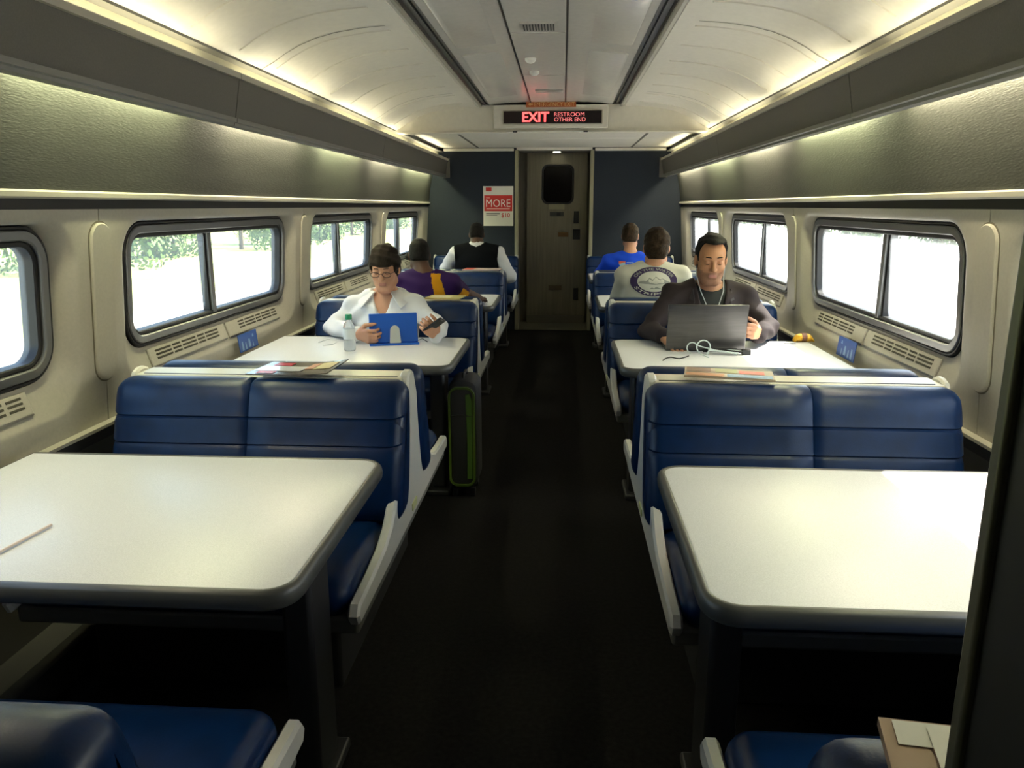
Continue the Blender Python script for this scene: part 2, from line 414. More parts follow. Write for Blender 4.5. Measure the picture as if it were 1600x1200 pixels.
# transverse header with the sign, low ceiling beyond
hp = [(x, z) for x, z in CPROF]
poly = [(-x, z) for x, z in reversed(CPROF)][:-1] + [(-.575, 2.27), (.575, 2.27)] + hp[1:]
poly = [(-1.285, 2.055)] + poly + [(1.285, 2.055)]
q = B(); q.prism(poly, 'y', YH, YH + .05); q.obj('header', CEIL, ceil, smooth=0)
q = B(); q.box((-.47, YH - .028, 2.082), (.47, YH, 2.268)); q.obj('header_box', CEIL, ceil, bevel=.008)
q = B(); q.box((-1.27, YH - .03, 2.046), (1.27, YH + .06, 2.060)); q.obj('header_lip', CEIL, ceil, bevel=.004)
q = B(); q.box((-.27, YH - .034, 2.052), (.27, YH - .03, 2.060)); q.obj('header_slot', mat('slot_white', (.8, .8, .75), .4), ceil)
for x in (-.29, .29):
    q = B(); q.box((x - .018, YH - .036, 2.050), (x + .018, YH - .03, 2.062)); q.obj('header_clip', BLACK, ceil)
q = B(); q.box((-1.35, YH + .05, 2.115), (1.35, YE + .02, 2.14)); q.obj('low_ceiling', CEIL, ceil, smooth=0)
for (x0, x1) in ((-1.28, -.87), (-.85, .86), (.88, 1.28)):
    for (ya, yb) in ((YH + .08, 7.9), (7.92, YE - .12)):
        q = B(); q.box((x0, ya, 2.106), (x1, yb, 2.116)); q.obj('low_panel', CEIL, ceil, bevel=.003)
for x in (-.86, .87):
    q = B(); q.box((x - .012, YH + .06, 2.104), (x + .012, YE - .1, 2.112)); q.obj('low_joint', mat('joint_dark', (.1, .095, .08), .6), ceil)
q = B(); q.box((-1.27, YE - .05, 2.075), (-.46, YE - .002, 2.106)); q.box((.47, YE - .05, 2.075), (1.27, YE - .002, 2.106)); q.obj('end_cornice', CEIL, ceil, bevel=.004)
q = B(); q.box((-1.62, Y0, 2.33), (1.62, YE + .9, 2.40)); q.obj('roof', CEIL, ceil, smooth=0)

# ------------------------------------------------------------------ end wall, passage and door
DL, DR = -.43, .44
endw = empty('wall_back', (0, YE, 0), kind='structure')
q = B(); q.box((-1.56, YE, 0), (DL, YE + .06, 2.2)); q.obj('bulkhead', ENDW, endw, smooth=0)
q = B(); q.box((DR, YE, 0), (1.56, YE + .06, 2.2)); q.obj('bulkhead', ENDW, endw, smooth=0)
q = B(); q.box((DL, YE, 2.085), (DR, YE + .06, 2.2)); q.obj('lintel', CEIL, endw, smooth=0)
for s, x in ((-1, DL), (1, DR)):
    q = B(); q.box((x - .022, YE - .016, 0), (x + .022, YE + .05, 2.09)); q.obj('door_jamb', mat('jamb_edge', (.34, .32, .22), .4, metal=.4), endw, bevel=.008)
    q = B(); q.box((x + s * .0, YE + .06, 0), (x + s * .05, 9.86, 2.12)); q.obj('passage_side', STEELD, endw, smooth=0)
    for yy in (9.38, 9.55):
        q = B(); q.box((x - s * .012, yy, 0), (x + s * .01, yy + .03, 2.1)); q.obj('passage_rib', STEELD, endw, smooth=0)
q = B(); q.box((DL - .05, YE + .05, 2.10), (DR + .05, 9.9, 2.13)); q.obj('passage_ceiling', mat('passage_ceiling', (.22, .21, .18), .5), endw, smooth=0)
q = B(); q.box((-1.6, 9.86, 0), (1.6, 9.92, 2.4)); q.obj('car_end', STEELD, endw, smooth=0)
q = B(); c = (.03, 9.52)
q.rings([[(c[0] + r * math.cos(a * PI / 12), c[1] + r * math.sin(a * PI / 12), z) for a in range(24)] for r, z in ((.062, 2.10), (.060, 2.088), (.05, 2.086))]); dl = q.obj('downlight', ALU, endw)
q = B(); q.rings([[(c[0] + .046 * math.cos(a * PI / 12), c[1] + .046 * math.sin(a * PI / 12), z) for a in range(24)] for z in (2.0862, 2.084)]); q.obj('lens', emis('downlight_lens', (1, .95, .75), 14), dl)
dr = empty('door_1', (.03, 9.80, 0), kind='structure')
dx0, dx1 = -.335, .405
q = B()
lo = rrect((dx0 + dx1) / 2, 1.05, (dx1 - dx0) / 2, 1.045, .01, 6); wl = rrect(.045, 1.72, .175, .215, .06, 6)
q.rings([[(x, 9.84, z) for x, z in lo], [(x, 9.80, z) for x, z in lo], [(x, 9.80, z) for x, z in wl], [(x, 9.83, z) for x, z in wl]], cap=False); q.obj('door_leaf', STEEL, dr, smooth=20)
q = B(); wo = rrect(.045, 1.72, .20, .24, .08, 6)
q.rings([[(x, 9.802, z) for x, z in wo], [(x, 9.785, z) for x, z in inset(wo, .006)], [(x, 9.785, z) for x, z in inset(wl, -.004)], [(x, 9.80, z) for x, z in wl]], cap=False); q.obj('window_gasket', BLACK, dr)
q = B(); q.box((-.14, 9.815, 1.49), (.23, 9.82, 1.95)); q.obj('pane', DARKGLASS, dr, smooth=0)
def plate(name, px0, py0, px1, py1, m, th=.006):
    a = at(px0, py0, Y=9.795); c2 = at(px1, py1, Y=9.795)
    q = B(); q.box((a[0], 9.80 - th, c2[2]), (c2[0], 9.802, a[2])); return q.obj(name, m, dr, bevel=.002)
plate('notice_plate', 858, 319, 882, 327, mat('plate_yellow', (.35, .32, .20), .5))
pl = plate('push_plate', 859, 331, 881, 338, mat('plate_dark', (.05, .05, .04), .4))
plate('push_button', 870, 332, 876, 337, BLACK, .012)
plate('lock_box', 897, 330, 904, 349, BLACK, .03)
plate('door_handle', 895, 358, 906, 374, BLACK, .04)
plate('orange_label', 872, 363, 888, 370, mat('label_orange', (.16, .08, .015), .5), .002)
plate('latch_box', 896, 450, 903, 468, BLACK, .03)
plate('kick_label', 857, 446, 877, 453, mat('label_brown', (.07, .045, .015), .5), .002)
q = B(); q.box((dx0, 9.775, .0), (dx1, 9.802, .10)); q.obj('kick_plate', STEELD, dr, bevel=.004)

# near end: the doorway the picture is taken from
fr = empty('wall_front', (.6, .3, 0), kind='structure')
q = B(); q.box((.402, -.2, 0), (1.56, .490, 2.3)); q.obj('partition', mat('partition_dark', (.012, .012, .015), .5), fr, smooth=0)
q = B(); q.box((.396, .486, 0), (.412, .500, 2.3)); q.obj('edge_trim', mat('edge_trim', (.14, .14, .11), .4, metal=.3), fr, bevel=.003)
q = B(); q.box((.388, .33, 0), (.4025, .352, 2.3)); q.obj('jamb_trim', mat('jamb_olive', (.12, .11, .03), .4, metal=.3), fr, bevel=.004)
q = B(); q.box((.390, -.2, 0), (.4025, .30, 2.3)); q.obj('jamb_lining', mat('jamb_olive_dark', (.06, .057, .018), .45, metal=.2), fr, smooth=0)
q = B(); q.box((-1.56, -.2, 0), (-.45, .28, 2.3)); q.obj('partition', MATS['partition_dark'], fr, smooth=0)
q = B(); q.box((-1.6, Y0 - .05, 0), (1.6, Y0, 2.4)); q.obj('end_panel', MATS['partition_dark'], fr, smooth=0)

# ------------------------------------------------------------------ signs
sg = empty('led_sign', (0, YH - .03, 2.15), 'black electronic display with red letters reading EXIT on ceiling header', 'sign')
a = at(787, 174, Y=YH - .045); c2 = at(940, 192, Y=YH - .045)
q = B(); q.box((a[0] - .008, YH - .042, c2[2] - .008), (c2[0] + .008, YH - .029, a[2] + .008)); q.obj('housing', RAIL, sg, bevel=.003)
q = B(); q.box((a[0], YH - .046, c2[2]), (c2[0], YH - .041, a[2])); q.obj('screen', mat('led_screen', (.012, .004, .006), .25), sg, smooth=0)
LED = emis('led_red', (1, .015, .03), 1.9); LED2 = emis('led_red_dim', (.9, .01, .03), .9)
def flat_text(name, txt, p0, p1, Y, m, par, bold=0.0, th=.001):
    a = at(*p0, Y=Y); c = at(*p1, Y=Y)
    v, f = text_fit(txt, a[0], c[0], c[2], a[2], bold)
    q = B(); q.add([(x, Y, z) for x, z in v], f); return q.obj(name, m, par, smooth=0)
flat_text('exit_letters', 'EXIT', (816, 175), (858, 190.5), YH - .0475, LED, sg, .03)
flat_text('restroom_letters', 'RESTROOM', (866, 175.5), (913, 181.5), YH - .0475, LED2, sg)
flat_text('other_end_letters', 'OTHER END', (866, 183.5), (915, 189.5), YH - .0475, LED2, sg)
es = empty('emergency_exit_sign', (0, YH - .03, 2.25), 'orange strip reading EMERGENCY EXIT with arrow above the red display', 'sign')
a = at(822, 158.5, Y=YH - .035); c2 = at(900, 167, Y=YH - .035)
q = B(); q.box((a[0], YH - .036, c2[2]), (c2[0], YH - .027, a[2])); q.obj('strip', mat('sign_orange', (.55, .13, .03), .4), es, smooth=0)
SY = mat('sign_yellow', (.85, .55, .25), .5)
flat_text('letters', 'EMERGENCY EXIT', (835, 159.8), (898, 165.8), YH - .0375, SY, es)
q = B(); a1 = at(825, 163, Y=YH - .0375); q.add([(a1[0], YH - .0375, a1[2]), (a1[0] + .02, YH - .0375, a1[2] + .014), (a1[0] + .02, YH - .0375, a1[2] - .014), (a1[0] + .02, YH - .0375, a1[2] + .006), (a1[0] + .04, YH - .0375, a1[2] + .006), (a1[0] + .04, YH - .0375, a1[2] - .006), (a1[0] + .02, YH - .0375, a1[2] - .006)], [(0, 2, 1), (3, 6, 5, 4)]); q.obj('arrow', SY, es, smooth=0)

po = empty('poster', (-.69, YE, 1.2), 'white and red advertising poster reading MORE on dark blue end wall', 'poster')
YP = YE - .006
a = at(755, 291, Y=YP); c2 = at(802, 353, Y=YP)
q = B(); q.box((a[0], YP, c2[2]), (c2[0], YE + .001, a[2])); q.obj('sheet', mat('poster_white', (.72, .70, .62), .5), po, smooth=0)
RED = mat('poster_red', (.55, .02, .015), .5); PWT = mat('poster_print_white', (.85, .8, .75), .5)
def prect(name, p0, p1, m, dy=.001, lab=None):
    a = at(*p0, Y=YP - dy); c = at(*p1, Y=YP - dy); q = B(); q.add([(a[0], YP - dy, a[2]), (c[0], YP - dy, a[2]), (c[0], YP - dy, c[2]), (a[0], YP - dy, c[2])], [(0, 1, 2, 3)]); return q.obj(name, m, po, smooth=0)
prect('logo_block', (759, 293), (768, 299), RED)
prect('red_band', (756.5, 305), (800.5, 330), RED)
flat_text('headline', 'MORE', (759.5, 311.5), (797.5, 323.3), YP - .003, PWT, po, 0.0)
for k, (p0, p1) in enumerate((((759.5, 308.4), (765.5, 309.6)), ((760, 325.2), (796.5, 327)))): prect('small_print', p0, p1, mat('print_pink', (.75, .35, .3), .5), .002)
prect('small_print', (759.5, 333), (781, 334.8), mat('print_dark', (.1, .1, .1), .5)); prect('small_print', (759.5, 336), (777, 336.8), MATS['print_dark'])
flat_text('price', '$10', (783.5, 332.8), (796.8, 340.5), YP - .002, RED, po, .01)

# ------------------------------------------------------------------ benches
def loft_x(poly, x0, x1, r, seams=(), steps=5, sd=.0035, sw=.005):
    """soft block: YZ outline swept along X, ends rounded by r, stitched seams pinched in"""
    xs = []
    for k in range(steps + 1):
        t = math.sin(k / steps * PI / 2); xs.append((x0 + r * (1 - math.cos(k / steps * PI / 2)), r * (1 - t)))
    xs = [(x0 + r * (1 - math.cos(k / steps * PI / 2)), r * (1 - math.sin(k / steps * PI / 2))) for k in range(steps + 1)]
    mid = [(x, 0) for x in np.linspace(x0 + r, x1 - r, 8)[1:-1]]
    for c in seams: mid += [(c - sw, 0), (c, sd), (c + sw, 0)]
    mid.sort()
    end = [(x1 + x0 - x, i) for x, i in reversed(xs)]
    b = B(); b.rings([[(x, y, z) for y, z in (inset(poly, i) if i else poly)] for x, i in xs + mid + end]); return b
def mirror(poly): return [(-y, z) for y, z in reversed(poly)]
# outlines in (y, z), for the side that faces the camera (front towards -y); counter-clockwise
def ccw(p):
    a = sum(p[i - 1][0] * p[i][1] - p[i][0] * p[i - 1][1] for i in range(len(p))); return p if a > 0 else p[::-1]
BACK = smooth_poly(ccw([(-.315, .455), (-.300, .56), (-.268, .67), (-.225, .80), (-.205, .862), (-.180, .893), (-.130, .902), (-.085, .888), (-.062, .850), (-.075, .70), (-.13, .47), (-.22, .44)]), 2)
def notch(poly, zs, front):
    """pinch the front of the outline at the given heights (stitched seams)"""
    out = []
    for i in range(len(poly)):
        p, q = poly[i], poly[(i + 1) % len(poly)]
        out.append(p)
        for z in zs:
            if (p[1] - z) * (q[1] - z) < 0 and p[0] < -.15:
                t = (z - p[1]) / (q[1] - p[1]); y = p[0] + t * (q[0] - p[0])
                sgn = 1 if q[1] > p[1] else -1
                out += [(y, z - sgn * .005), (y + .0045, z), (y, z + sgn * .005)]
    return out
BACK = notch(BACK, (.70, .785), -1)
CUSH = smooth_poly(ccw([(-.735, .365), (-.768, .40), (-.770, .445), (-.735, .482), (-.62, .492), (-.40, .478), (-.28, .465), (-.255, .43), (-.27, .375), (-.50, .36)]), 2)
FIN = [(-.775, .375), (-.790, .405), (-.770, .432), (-.60, .440), (-.46, .452), (-.37, .480), (-.295, .535), (-.200, .64), (-.118, .76), (-.066, .85), (-.042, .893), (-.015, .903)]
XI, XO = .395, 1.375           # aisle and wall end of a bench
def bench(s, Yp, near=True, far=True):
    """near: the half that faces the camera end; far: the half that faces away"""
    root = empty('booth_bench', (s * .885, Yp, 0))
    def put(b, name, m, bev=0, sm=35): 
        b.v = [(s * x + 0.0, y + Yp, z) for x, y, z in b.v]; return b.obj(name, m, root, smooth=sm, bevel=bev)
    sides = ([0] if near else []) + ([1] if far else [])
    for sd in sides:
        bk = BACK if sd == 0 else ccw(mirror(BACK)); cu = CUSH if sd == 0 else ccw(mirror(CUSH))
        put(loft_x(cu, XI + .045, XO, .055, ((XI + XO) / 2 + .02,)), 'seat_cushion', LEATHER)
        put(loft_x(bk, XI - .004, XO, .05, ((XI + XO) / 2 + .02,)), 'backrest', LEATHER)
    L = FIN if near else [(-.06, .36), (-.06, .893), (-.02, .903)]
    R = [(-y, z) for y, z in reversed(FIN)] if far else [(.02, .903), (.06, .893), (.06, .36)]
    fin = ccw(L + R)
    for nm, xa, xb in (('side_shell', XI + .010, XI + .044), ('wall_shell', XO - .005, XO + .02)):
        b = B(); i1 = inset(fin, .008)
        b.rings([[(xa, y, z) for y, z in i1], [(xa + .007, y, z) for y, z in fin], [(xb - .007, y, z) for y, z in fin], [(xb, y, z) for y, z in i1]])
        put(b, nm, SHELL, sm=40)
    b = B(); b.box((XI + .03, -.07, .845), (XO, .07, .888)); root_cap = put(b, 'top_cap', SHELLB, .008)
    cap_ = root_cap; b = B(); b.box((XI + .05, -.045, .8875), (XO - .03, -.038, .8895)); put(b, 'cap_groove', TRACK).parent = cap_
    ya, yb = (-.76 if near else -.07), (.76 if far else .07)
    b = B(); b.box((XI + .02, ya, .335), (XO, yb, .385)); put(b, 'seat_pan', mat('seat_pan_shaded', (.15, .15, .14), .5), .01)  # white shell part; shade under the seat is put into its darker colour
    b = B(); b.box((XI + .15, max(ya, -.52), 0), (XO - .05, min(yb, .52), .34)); put(b, 'pedestal', SEATBASE, .01)
    b = B(); b.box((XI + .006, -.06 if near else -.03, .405), (XI + .0105, .02, .43)); put(b, 'yellow_label', mat('label_yellow', (.6, .62, .3), .5))
    return root
LB = {}
for s in (-1, 1):
    LB[s] = [bench(s, .58, near=False), bench(s, PIL[1])]
    p = LB[s][1]
    for k in (2, 3): LB[s].append(copy_tree(p, None, (s * .885, PIL[k], 0)))
    LB[s].append(bench(s, YE - .10, far=False))
def lab(o, l, c, g): tag(o, l, c, g)
BG = 'blue booth benches of the dining car'
lab(LB[-1][0], 'blue leather bench facing the near table that has a white straw on it', 'bench', BG)
lab(LB[-1][1], 'blue back-to-back booth bench topped by a glossy magazine beside the tall green-edged suitcase', 'bench', BG)
lab(LB[-1][2], 'blue back-to-back booth bench the person in white shirt leans against', 'bench', BG)
lab(LB[-1][3], 'blue back-to-back booth bench holding the person in black vest', 'bench', BG)
lab(LB[-1][4], 'blue bench against the end wall under the poster', 'bench', BG)
lab(LB[1][0], 'blue leather bench by the black door jamb with paper lying on its back', 'bench', BG)
lab(LB[1][1], 'blue stitched back-to-back booth bench topped by a colourful flat magazine, behind empty bright table', 'bench', BG)
lab(LB[1][2], 'blue back-to-back booth bench the person in dark jacket leans against', 'bench', BG)
lab(LB[1][3], 'blue back-to-back booth bench holding the person in bright blue shirt', 'bench', BG)
lab(LB[1][4], 'blue bench against the bare end wall by the sunny windows', 'bench', BG)

# ------------------------------------------------------------------ tables
TC = [1.70, 3.82, 5.99, 8.12]
def table(s, Yt):
    root = empty('dining_table', (s * .95, Yt, 0))
    hw, hd = .555, .405; cx = s * (.385 + hw)
    def rr(i, z):      # rounded on the aisle side only
        x0, x1 = .385 + i, 1.452 - i * .2; P = []
        for (ax, ay, a0) in ((x0 + .075 - i, Yt + hd - i - (.075 - i), 90), (x0 + .075 - i, Yt - hd + i + (.075 - i), 180)):
            for k in range(9):
                a = math.radians(a0 + 90 * k / 8); P.append((ax + (.075 - i) * math.cos(a), ay + (.075 - i) * math.sin(a)))
        P += [(x1, Yt - hd + i), (x1, Yt + hd - i)]
        return [(s * x, y, z) for x, y in P]
    b = B(); b.rings([rr(.02, .7385), rr(.02, .7425), rr(.024, .7435)]); b.obj('table_top', TABLE, root, smooth=30)
    b = B(); b.rings([rr(.035, .700), rr(.010, .700), rr(.002, .708), rr(0, .722), rr(.002, .736), rr(.008, .7435), rr(.0165, .7445), rr(.0205, .7425), rr(.0205, .737)], cap=False); b.obj('table_rim', RIM, root, smooth=60)
    b = B(); b.rings([rr(.03, .702), rr(.03, .7384)]); b.obj('table_core', mat('table_core', (.1, .1, .1), .6), root, smooth=0)
    b = B(); b.prism([(s * .47, Yt - .075), (s * .545, Yt - .075), (s * .545, Yt + .075), (s * .47, Yt + .075)], 'z', .03, .703); b.obj('table_leg', LEG, root, bevel=.012)
    b = B(); b.box((s * .45, Yt - .12, 0), (s * .565, Yt + .12, .03)); b.obj('foot_plate', LEG, root, bevel=.008)
    b = B(); b.box((s * 1.40, Yt - .36, .655), (s * 1.452, Yt + .36, .702)); b.obj('wall_bracket', LEG, root, bevel=.004)
    return root
TB = {}
for s in (-1, 1):
    TB[s] = [table(s, TC[0])]
    for k in (1, 2, 3): TB[s].append(copy_tree(TB[s][0], None, (s * .95, TC[k], 0)))
TG = 'white dining tables along the aisle'
for s, k, l in ((-1, 0, 'empty white table with only a thin straw lying on it'), (-1, 1, 'white table holding a blue tablet and small bottle'),
                (-1, 2, 'white table the person in purple and gold shirt rests an arm on'), (-1, 3, 'white table in front of the person in black vest'),
                (1, 0, 'bare white table glaring in sunlight beside the black door jamb'), (1, 1, 'white table holding an open laptop and tangled cables'),
                (1, 2, 'white table in front of the person in pale printed t-shirt'), (1, 3, 'white table in front of the person in bright blue shirt')):
    tag(TB[s][k], l, 'table', TG)
ZT = .7435


# ------------------------------------------------------------------ outside
GROUND = mat('ground_pale', (.52, .50, .43), .9, noise=(.35, .25))
q = B(); q.box((-90, -60, -1.42), (90, 260, -1.32)); q.obj('ground', GROUND, kind='structure', smooth=0)
q = B(); q.box((-9.4, -60, -1.32), (-9.1, 260, -.95)); q.obj('trackside_wall', mat('concrete', (.5, .48, .44), .9, noise=(1.5, .2)), smooth=0,
      label='low pale concrete wall running alongside the track outside', cat='wall')
q = B(); q.box((-60, -60, -1.32), (-11.5, 260, -1.30)); q.obj('grass_verge', mat('grass_dry', (.30, .34, .10), .9, noise=(.5, .35)), kind='structure', smooth=0)
LEAF = mat('leaf_green', (.055, .105, .018), .6, noise=(1.2, .5)); TRUNK = mat('bark', (.08, .06, .04), .9)
def tree_proto(seed, h, wd):
    r = np.random.default_rng(seed); b = B()
    for c in range(9):
        cc = np.array([r.normal(0, wd * .33), r.normal(0, wd * .33), h * r.uniform(.10, .85)]); R = r.uniform(.5, .8) * wd * .6
        for i in range(380):
            d = r.normal(size=3); d /= np.linalg.norm(d); p = cc + d * R * r.uniform(.6, 1) ** .5
            u = np.cross(d, r.normal(size=3)); u /= np.linalg.norm(u); v = np.cross(d, u); k = r.uniform(.08, .17)
            b.add([p - u * k, p - v * k * .6, p + u * k, p + v * k * .6], [(0, 1, 2, 3)])
    return b
protos = []
for sd, h, wd in ((1, 6.0, 3.4), (2, 4.6, 3.8), (3, 7.2, 3.6)):
    t = empty('tree', (0, 0, -1.32)); b = tree_proto(sd, h, wd)
    b.v = [(x, y, z - 1.32) for x, y, z in b.v]
    f = b.obj('foliage', LEAF, t, smooth=0); f['kind'] = 'stuff'
    b = B(); b.tube([(0, 0, -1.32), (.05, .03, h * .3 - 1.32), (0, .1, h * .75 - 1.32)], [.16, .12, .05], 8); b.obj('trunk', TRUNK, t)
    protos.append(t)
spots = []
for side, X in ((-1, -21), (1, 22)):
    y = -6.0 if side < 0 else -4.0
    while y < 150: spots.append((side, X + random.uniform(-1, 1), y)); y += random.uniform(6.6, 7.6) * (1 if y < 60 else 1.6)
for i, (side, x, y) in enumerate(spots):
    o = protos[i] if i < 3 else copy_tree(protos[i % 3])
    o.location = (x, y, -1.32); o.rotation_euler = (0, 0, random.uniform(0, 6)) if i >= 0 else o.rotation_euler
    tag(o, 'leafy green tree outside beyond the windows over the shaded tables' if side < 0 else 'leafy tree outside in glare beyond the sunny windows', 'tree',
        'trees outside on the shaded side' if side < 0 else 'trees outside on the sunny side')

# ------------------------------------------------------------------ soft bodies: distance field -> one closed mesh
def nrm(v): v = np.array(v, float); return v / (np.linalg.norm(v) + 1e-12)
class SDF:
    def __init__(s, vox): s.p = []; s.vox = vox
    def cap(s, a, b, r0, r1=None, k=.02, op='+', flat=None):
        s.p.append(('c', np.array(a, float), np.array(b, float), r0, r0 if r1 is None else r1, flat, k, op)); return s
    def ell(s, c, R, M=None, k=.02, op='+'):
        s.p.append(('e', np.array(c, float), np.array(R, float), np.eye(3) if M is None else np.array(M, float), k, op)); return s
    def box(s, c, h, M=None, r=.01, k=.01, op='+'):
        s.p.append(('b', np.array(c, float), np.array(h, float), np.eye(3) if M is None else np.array(M, float), r, k, op)); return s
    def bounds(s, q):
        if q[0] == 'c':
            R = max(q[3], q[4]); return np.minimum(q[1], q[2]) - R, np.maximum(q[1], q[2]) + R
        if q[0] == 'e': e = np.abs(q[3]) @ q[2]; return q[1] - e, q[1] + e
        e = np.abs(q[3]) @ (q[2] + q[4]); return q[1] - e, q[1] + e
    def dist(s, q, P):
        if q[0] == 'c':
            a, b, r0, r1, fl = q[1:6]; pa = P - a; ba = b - a
            if fl is not None:
                n, sc = fl; n = np.array(n); pa = pa + (pa @ n)[..., None] * n * (1 / sc - 1); ba = ba + (ba @ n) * n * (1 / sc - 1)
            h = np.clip((pa @ ba) / (ba @ ba + 1e-12), 0, 1); d = np.sqrt(((pa - h[..., None] * ba) ** 2).sum(-1)) - (r0 + (r1 - r0) * h)
            return d
        if q[0] == 'e':
            u = (P - q[1]) @ q[3]; k0 = np.sqrt(((u / q[2]) ** 2).sum(-1)); k1 = np.sqrt(((u / q[2] ** 2) ** 2).sum(-1)) + 1e-9
            return k0 * (k0 - 1) / k1
        u = np.abs((P - q[1]) @ q[3]) - q[2]
        return np.sqrt((np.maximum(u, 0) ** 2).sum(-1)) + np.minimum(u.max(-1), 0) - q[4]
    def mesh(s, wrinkle=None):
        vx = s.vox; lo = np.full(3, 1e9); hi = np.full(3, -1e9)
        for q in s.p:
            if q[-1] == '+': a, b = s.bounds(q); lo = np.minimum(lo, a); hi = np.maximum(hi, b)
        lo -= .03; hi += .03; n = np.ceil((hi - lo) / vx).astype(int) + 1
        D = np.full(n, 1.0, np.float32)
        ax = [lo[i] + np.arange(n[i]) * vx for i in range(3)]
        for q in s.p:
            k = q[-2]; mg = max(.03, k * 1.2); a, b = s.bounds(q)
            i0 = np.clip(np.floor((a - mg - lo) / vx).astype(int), 0, n); i1 = np.clip(np.ceil((b + mg - lo) / vx).astype(int) + 1, 0, n)
            if np.any(i1 <= i0): continue
            sl = tuple(slice(i0[i], i1[i]) for i in range(3))
            P = np.stack(np.meshgrid(*[ax[i][sl[i]] for i in range(3)], indexing='ij'), -1).astype(np.float32)
            d = s.dist(q, P).astype(np.float32)
            if wrinkle and q[-1] == '+': d = d + wrinkle(P)
            A = D[sl]
            if q[-1] == '+':
                h = np.clip(.5 + .5 * (d - A) / k, 0, 1); D[sl] = d * (1 - h) + A * h - k * h * (1 - h)
            else:
                d = -d; h = np.clip(.5 - .5 * (d - A) / k, 0, 1); D[sl] = d * (1 - h) + A * h + k * h * (1 - h)
        S = D < 0
        c = [S[i:n[0] - 1 + i, j:n[1] - 1 + j, k:n[2] - 1 + k] for i in (0, 1) for j in (0, 1) for k in (0, 1)]
        al = c[0].copy(); an = c[0].copy()
        for q in c[1:]: al &= q; an |= q
        act = an & ~al; I = np.argwhere(act); idx = np.full(act.shape, -1, np.int32); idx[act] = np.arange(len(I))
        acc = np.zeros((len(I), 3)); cnt = np.zeros(len(I))
        cor = [np.array(o) for o in ((0,0,0),(1,0,0),(0,1,0),(1,1,0),(0,0,1),(1,0,1),(0,1,1),(1,1,1))]
        for e0, e1 in ((0,1),(2,3),(4,5),(6,7),(0,2),(1,3),(4,6),(5,7),(0,4),(1,5),(2,6),(3,7)):
            A = I + cor[e0]; Bq = I + cor[e1]; da = D[A[:,0],A[:,1],A[:,2]]; db = D[Bq[:,0],Bq[:,1],Bq[:,2]]
            m = (da < 0) != (db < 0); t = np.where(m, da / np.where(m, da - db, 1), 0)
            acc += np.where(m[:, None], cor[e0] + (cor[e1] - cor[e0]) * t[:, None], 0); cnt += m
        V = lo + (I + acc / cnt[:, None]) * vx
        F = []
        for axn in range(3):
            u, v = (axn + 1) % 3, (axn + 2) % 3
            sl0 = [slice(1, n[i] - 1) for i in range(3)]; sl1 = list(sl0); sl0[axn] = slice(0, n[axn] - 1); sl1[axn] = slice(1, n[axn])
            a = S[tuple(sl0)]; b = S[tuple(sl1)]
            E = np.argwhere(a != b); off = np.ones(3, int); off[axn] = 0; E = E + off
            if not len(E): continue
            sg = S[E[:,0],E[:,1],E[:,2]]
            du = np.zeros(3, int); du[u] = 1; dv = np.zeros(3, int); dv[v] = 1
            def g(o): return idx[o[:,0],o[:,1],o[:,2]]
            Q = np.stack([g(E - du - dv), g(E - dv), g(E), g(E - du)], 1)
            Q[~sg] = Q[~sg][:, ::-1]; F.append(Q)
        F = np.concatenate(F)
        # light relaxing
        return V, F
def np_mesh(name, V, F, org, mats, mi=None):
    m = bpy.data.meshes.new(name); m.vertices.add(len(V)); m.vertices.foreach_set('co', (V - np.array(org)).astype(np.float32).ravel())
    m.loops.add(len(F) * 4); m.loops.foreach_set('vertex_index', F.astype(np.int32).ravel())
    m.polygons.add(len(F)); m.polygons.foreach_set('loop_start', np.arange(len(F), dtype=np.int32) * 4); m.polygons.foreach_set('loop_total', np.full(len(F), 4, np.int32))
    for q in mats: m.materials.append(q)
    if mi is not None: m.polygons.foreach_set('material_index', mi.astype(np.int32))
    m.polygons.foreach_set('use_smooth', np.ones(len(F), bool)); m.update(calc_edges=True); m.validate(); return m
def sdf_obj(name, S, mats, root, wrinkle=None, mi=None, label=None):
    V, F = S.mesh(wrinkle)
    # one pass of vertex relaxing
    for _ in range(2):
        acc = np.zeros_like(V); cn = np.zeros(len(V))
        for a, b_ in ((0, 1), (1, 2), (2, 3), (3, 0)):
            np.add.at(acc, F[:, a], V[F[:, b_]]); np.add.at(cn, F[:, a], 1)
        V = V * .5 + .5 * acc / np.maximum(cn, 1)[:, None]
    if not isinstance(mats, (list, tuple)): mats = [mats]
    M = np_mesh(name, V, F, wloc(root), mats, mi(V[F].mean(1)) if mi else None)
    o = bpy.data.objects.new(name, M); COL.objects.link(o); o.parent = root
    if label: o['label'] = label
    return o, V, F

SKIN1 = mat('skin_fair', (.52, .27, .17), .5, sss=.06, noise=(25, .06))
SKIN2 = mat('skin_tan', (.42, .20, .105), .5, sss=.06, noise=(25, .06))
SKIN3 = mat('skin_brown', (.09, .042, .024), .5, noise=(25, .08))
SKIN4 = mat('skin_pink', (.50, .25, .16), .5, sss=.06, noise=(25, .06))
HAIRD = mat('hair_dark_brown', (.018, .012, .008), .55, spec=.15, noise=(60, .5), bump=(160, .7, .006), stretch=(3, 3, .5))
HAIRB = mat('hair_black', (.008, .007, .007), .6, spec=.15, noise=(60, .4), bump=(160, .7, .005))
HAIRM = mat('hair_brown', (.032, .019, .011), .55, spec=.15, noise=(60, .5), bump=(160, .7, .006))
WSHIRT = mat('white_cotton', (.74, .75, .77), .8, spec=.2, bump=(300, .15, .001))
LIPS = mat('lips', (.40, .17, .13), .5); STUB = mat('stubble_skin', (.29, .145, .085), .65, noise=(200, .15))
TROUS = mat('dark_trousers', (.012, .013, .018), .85)
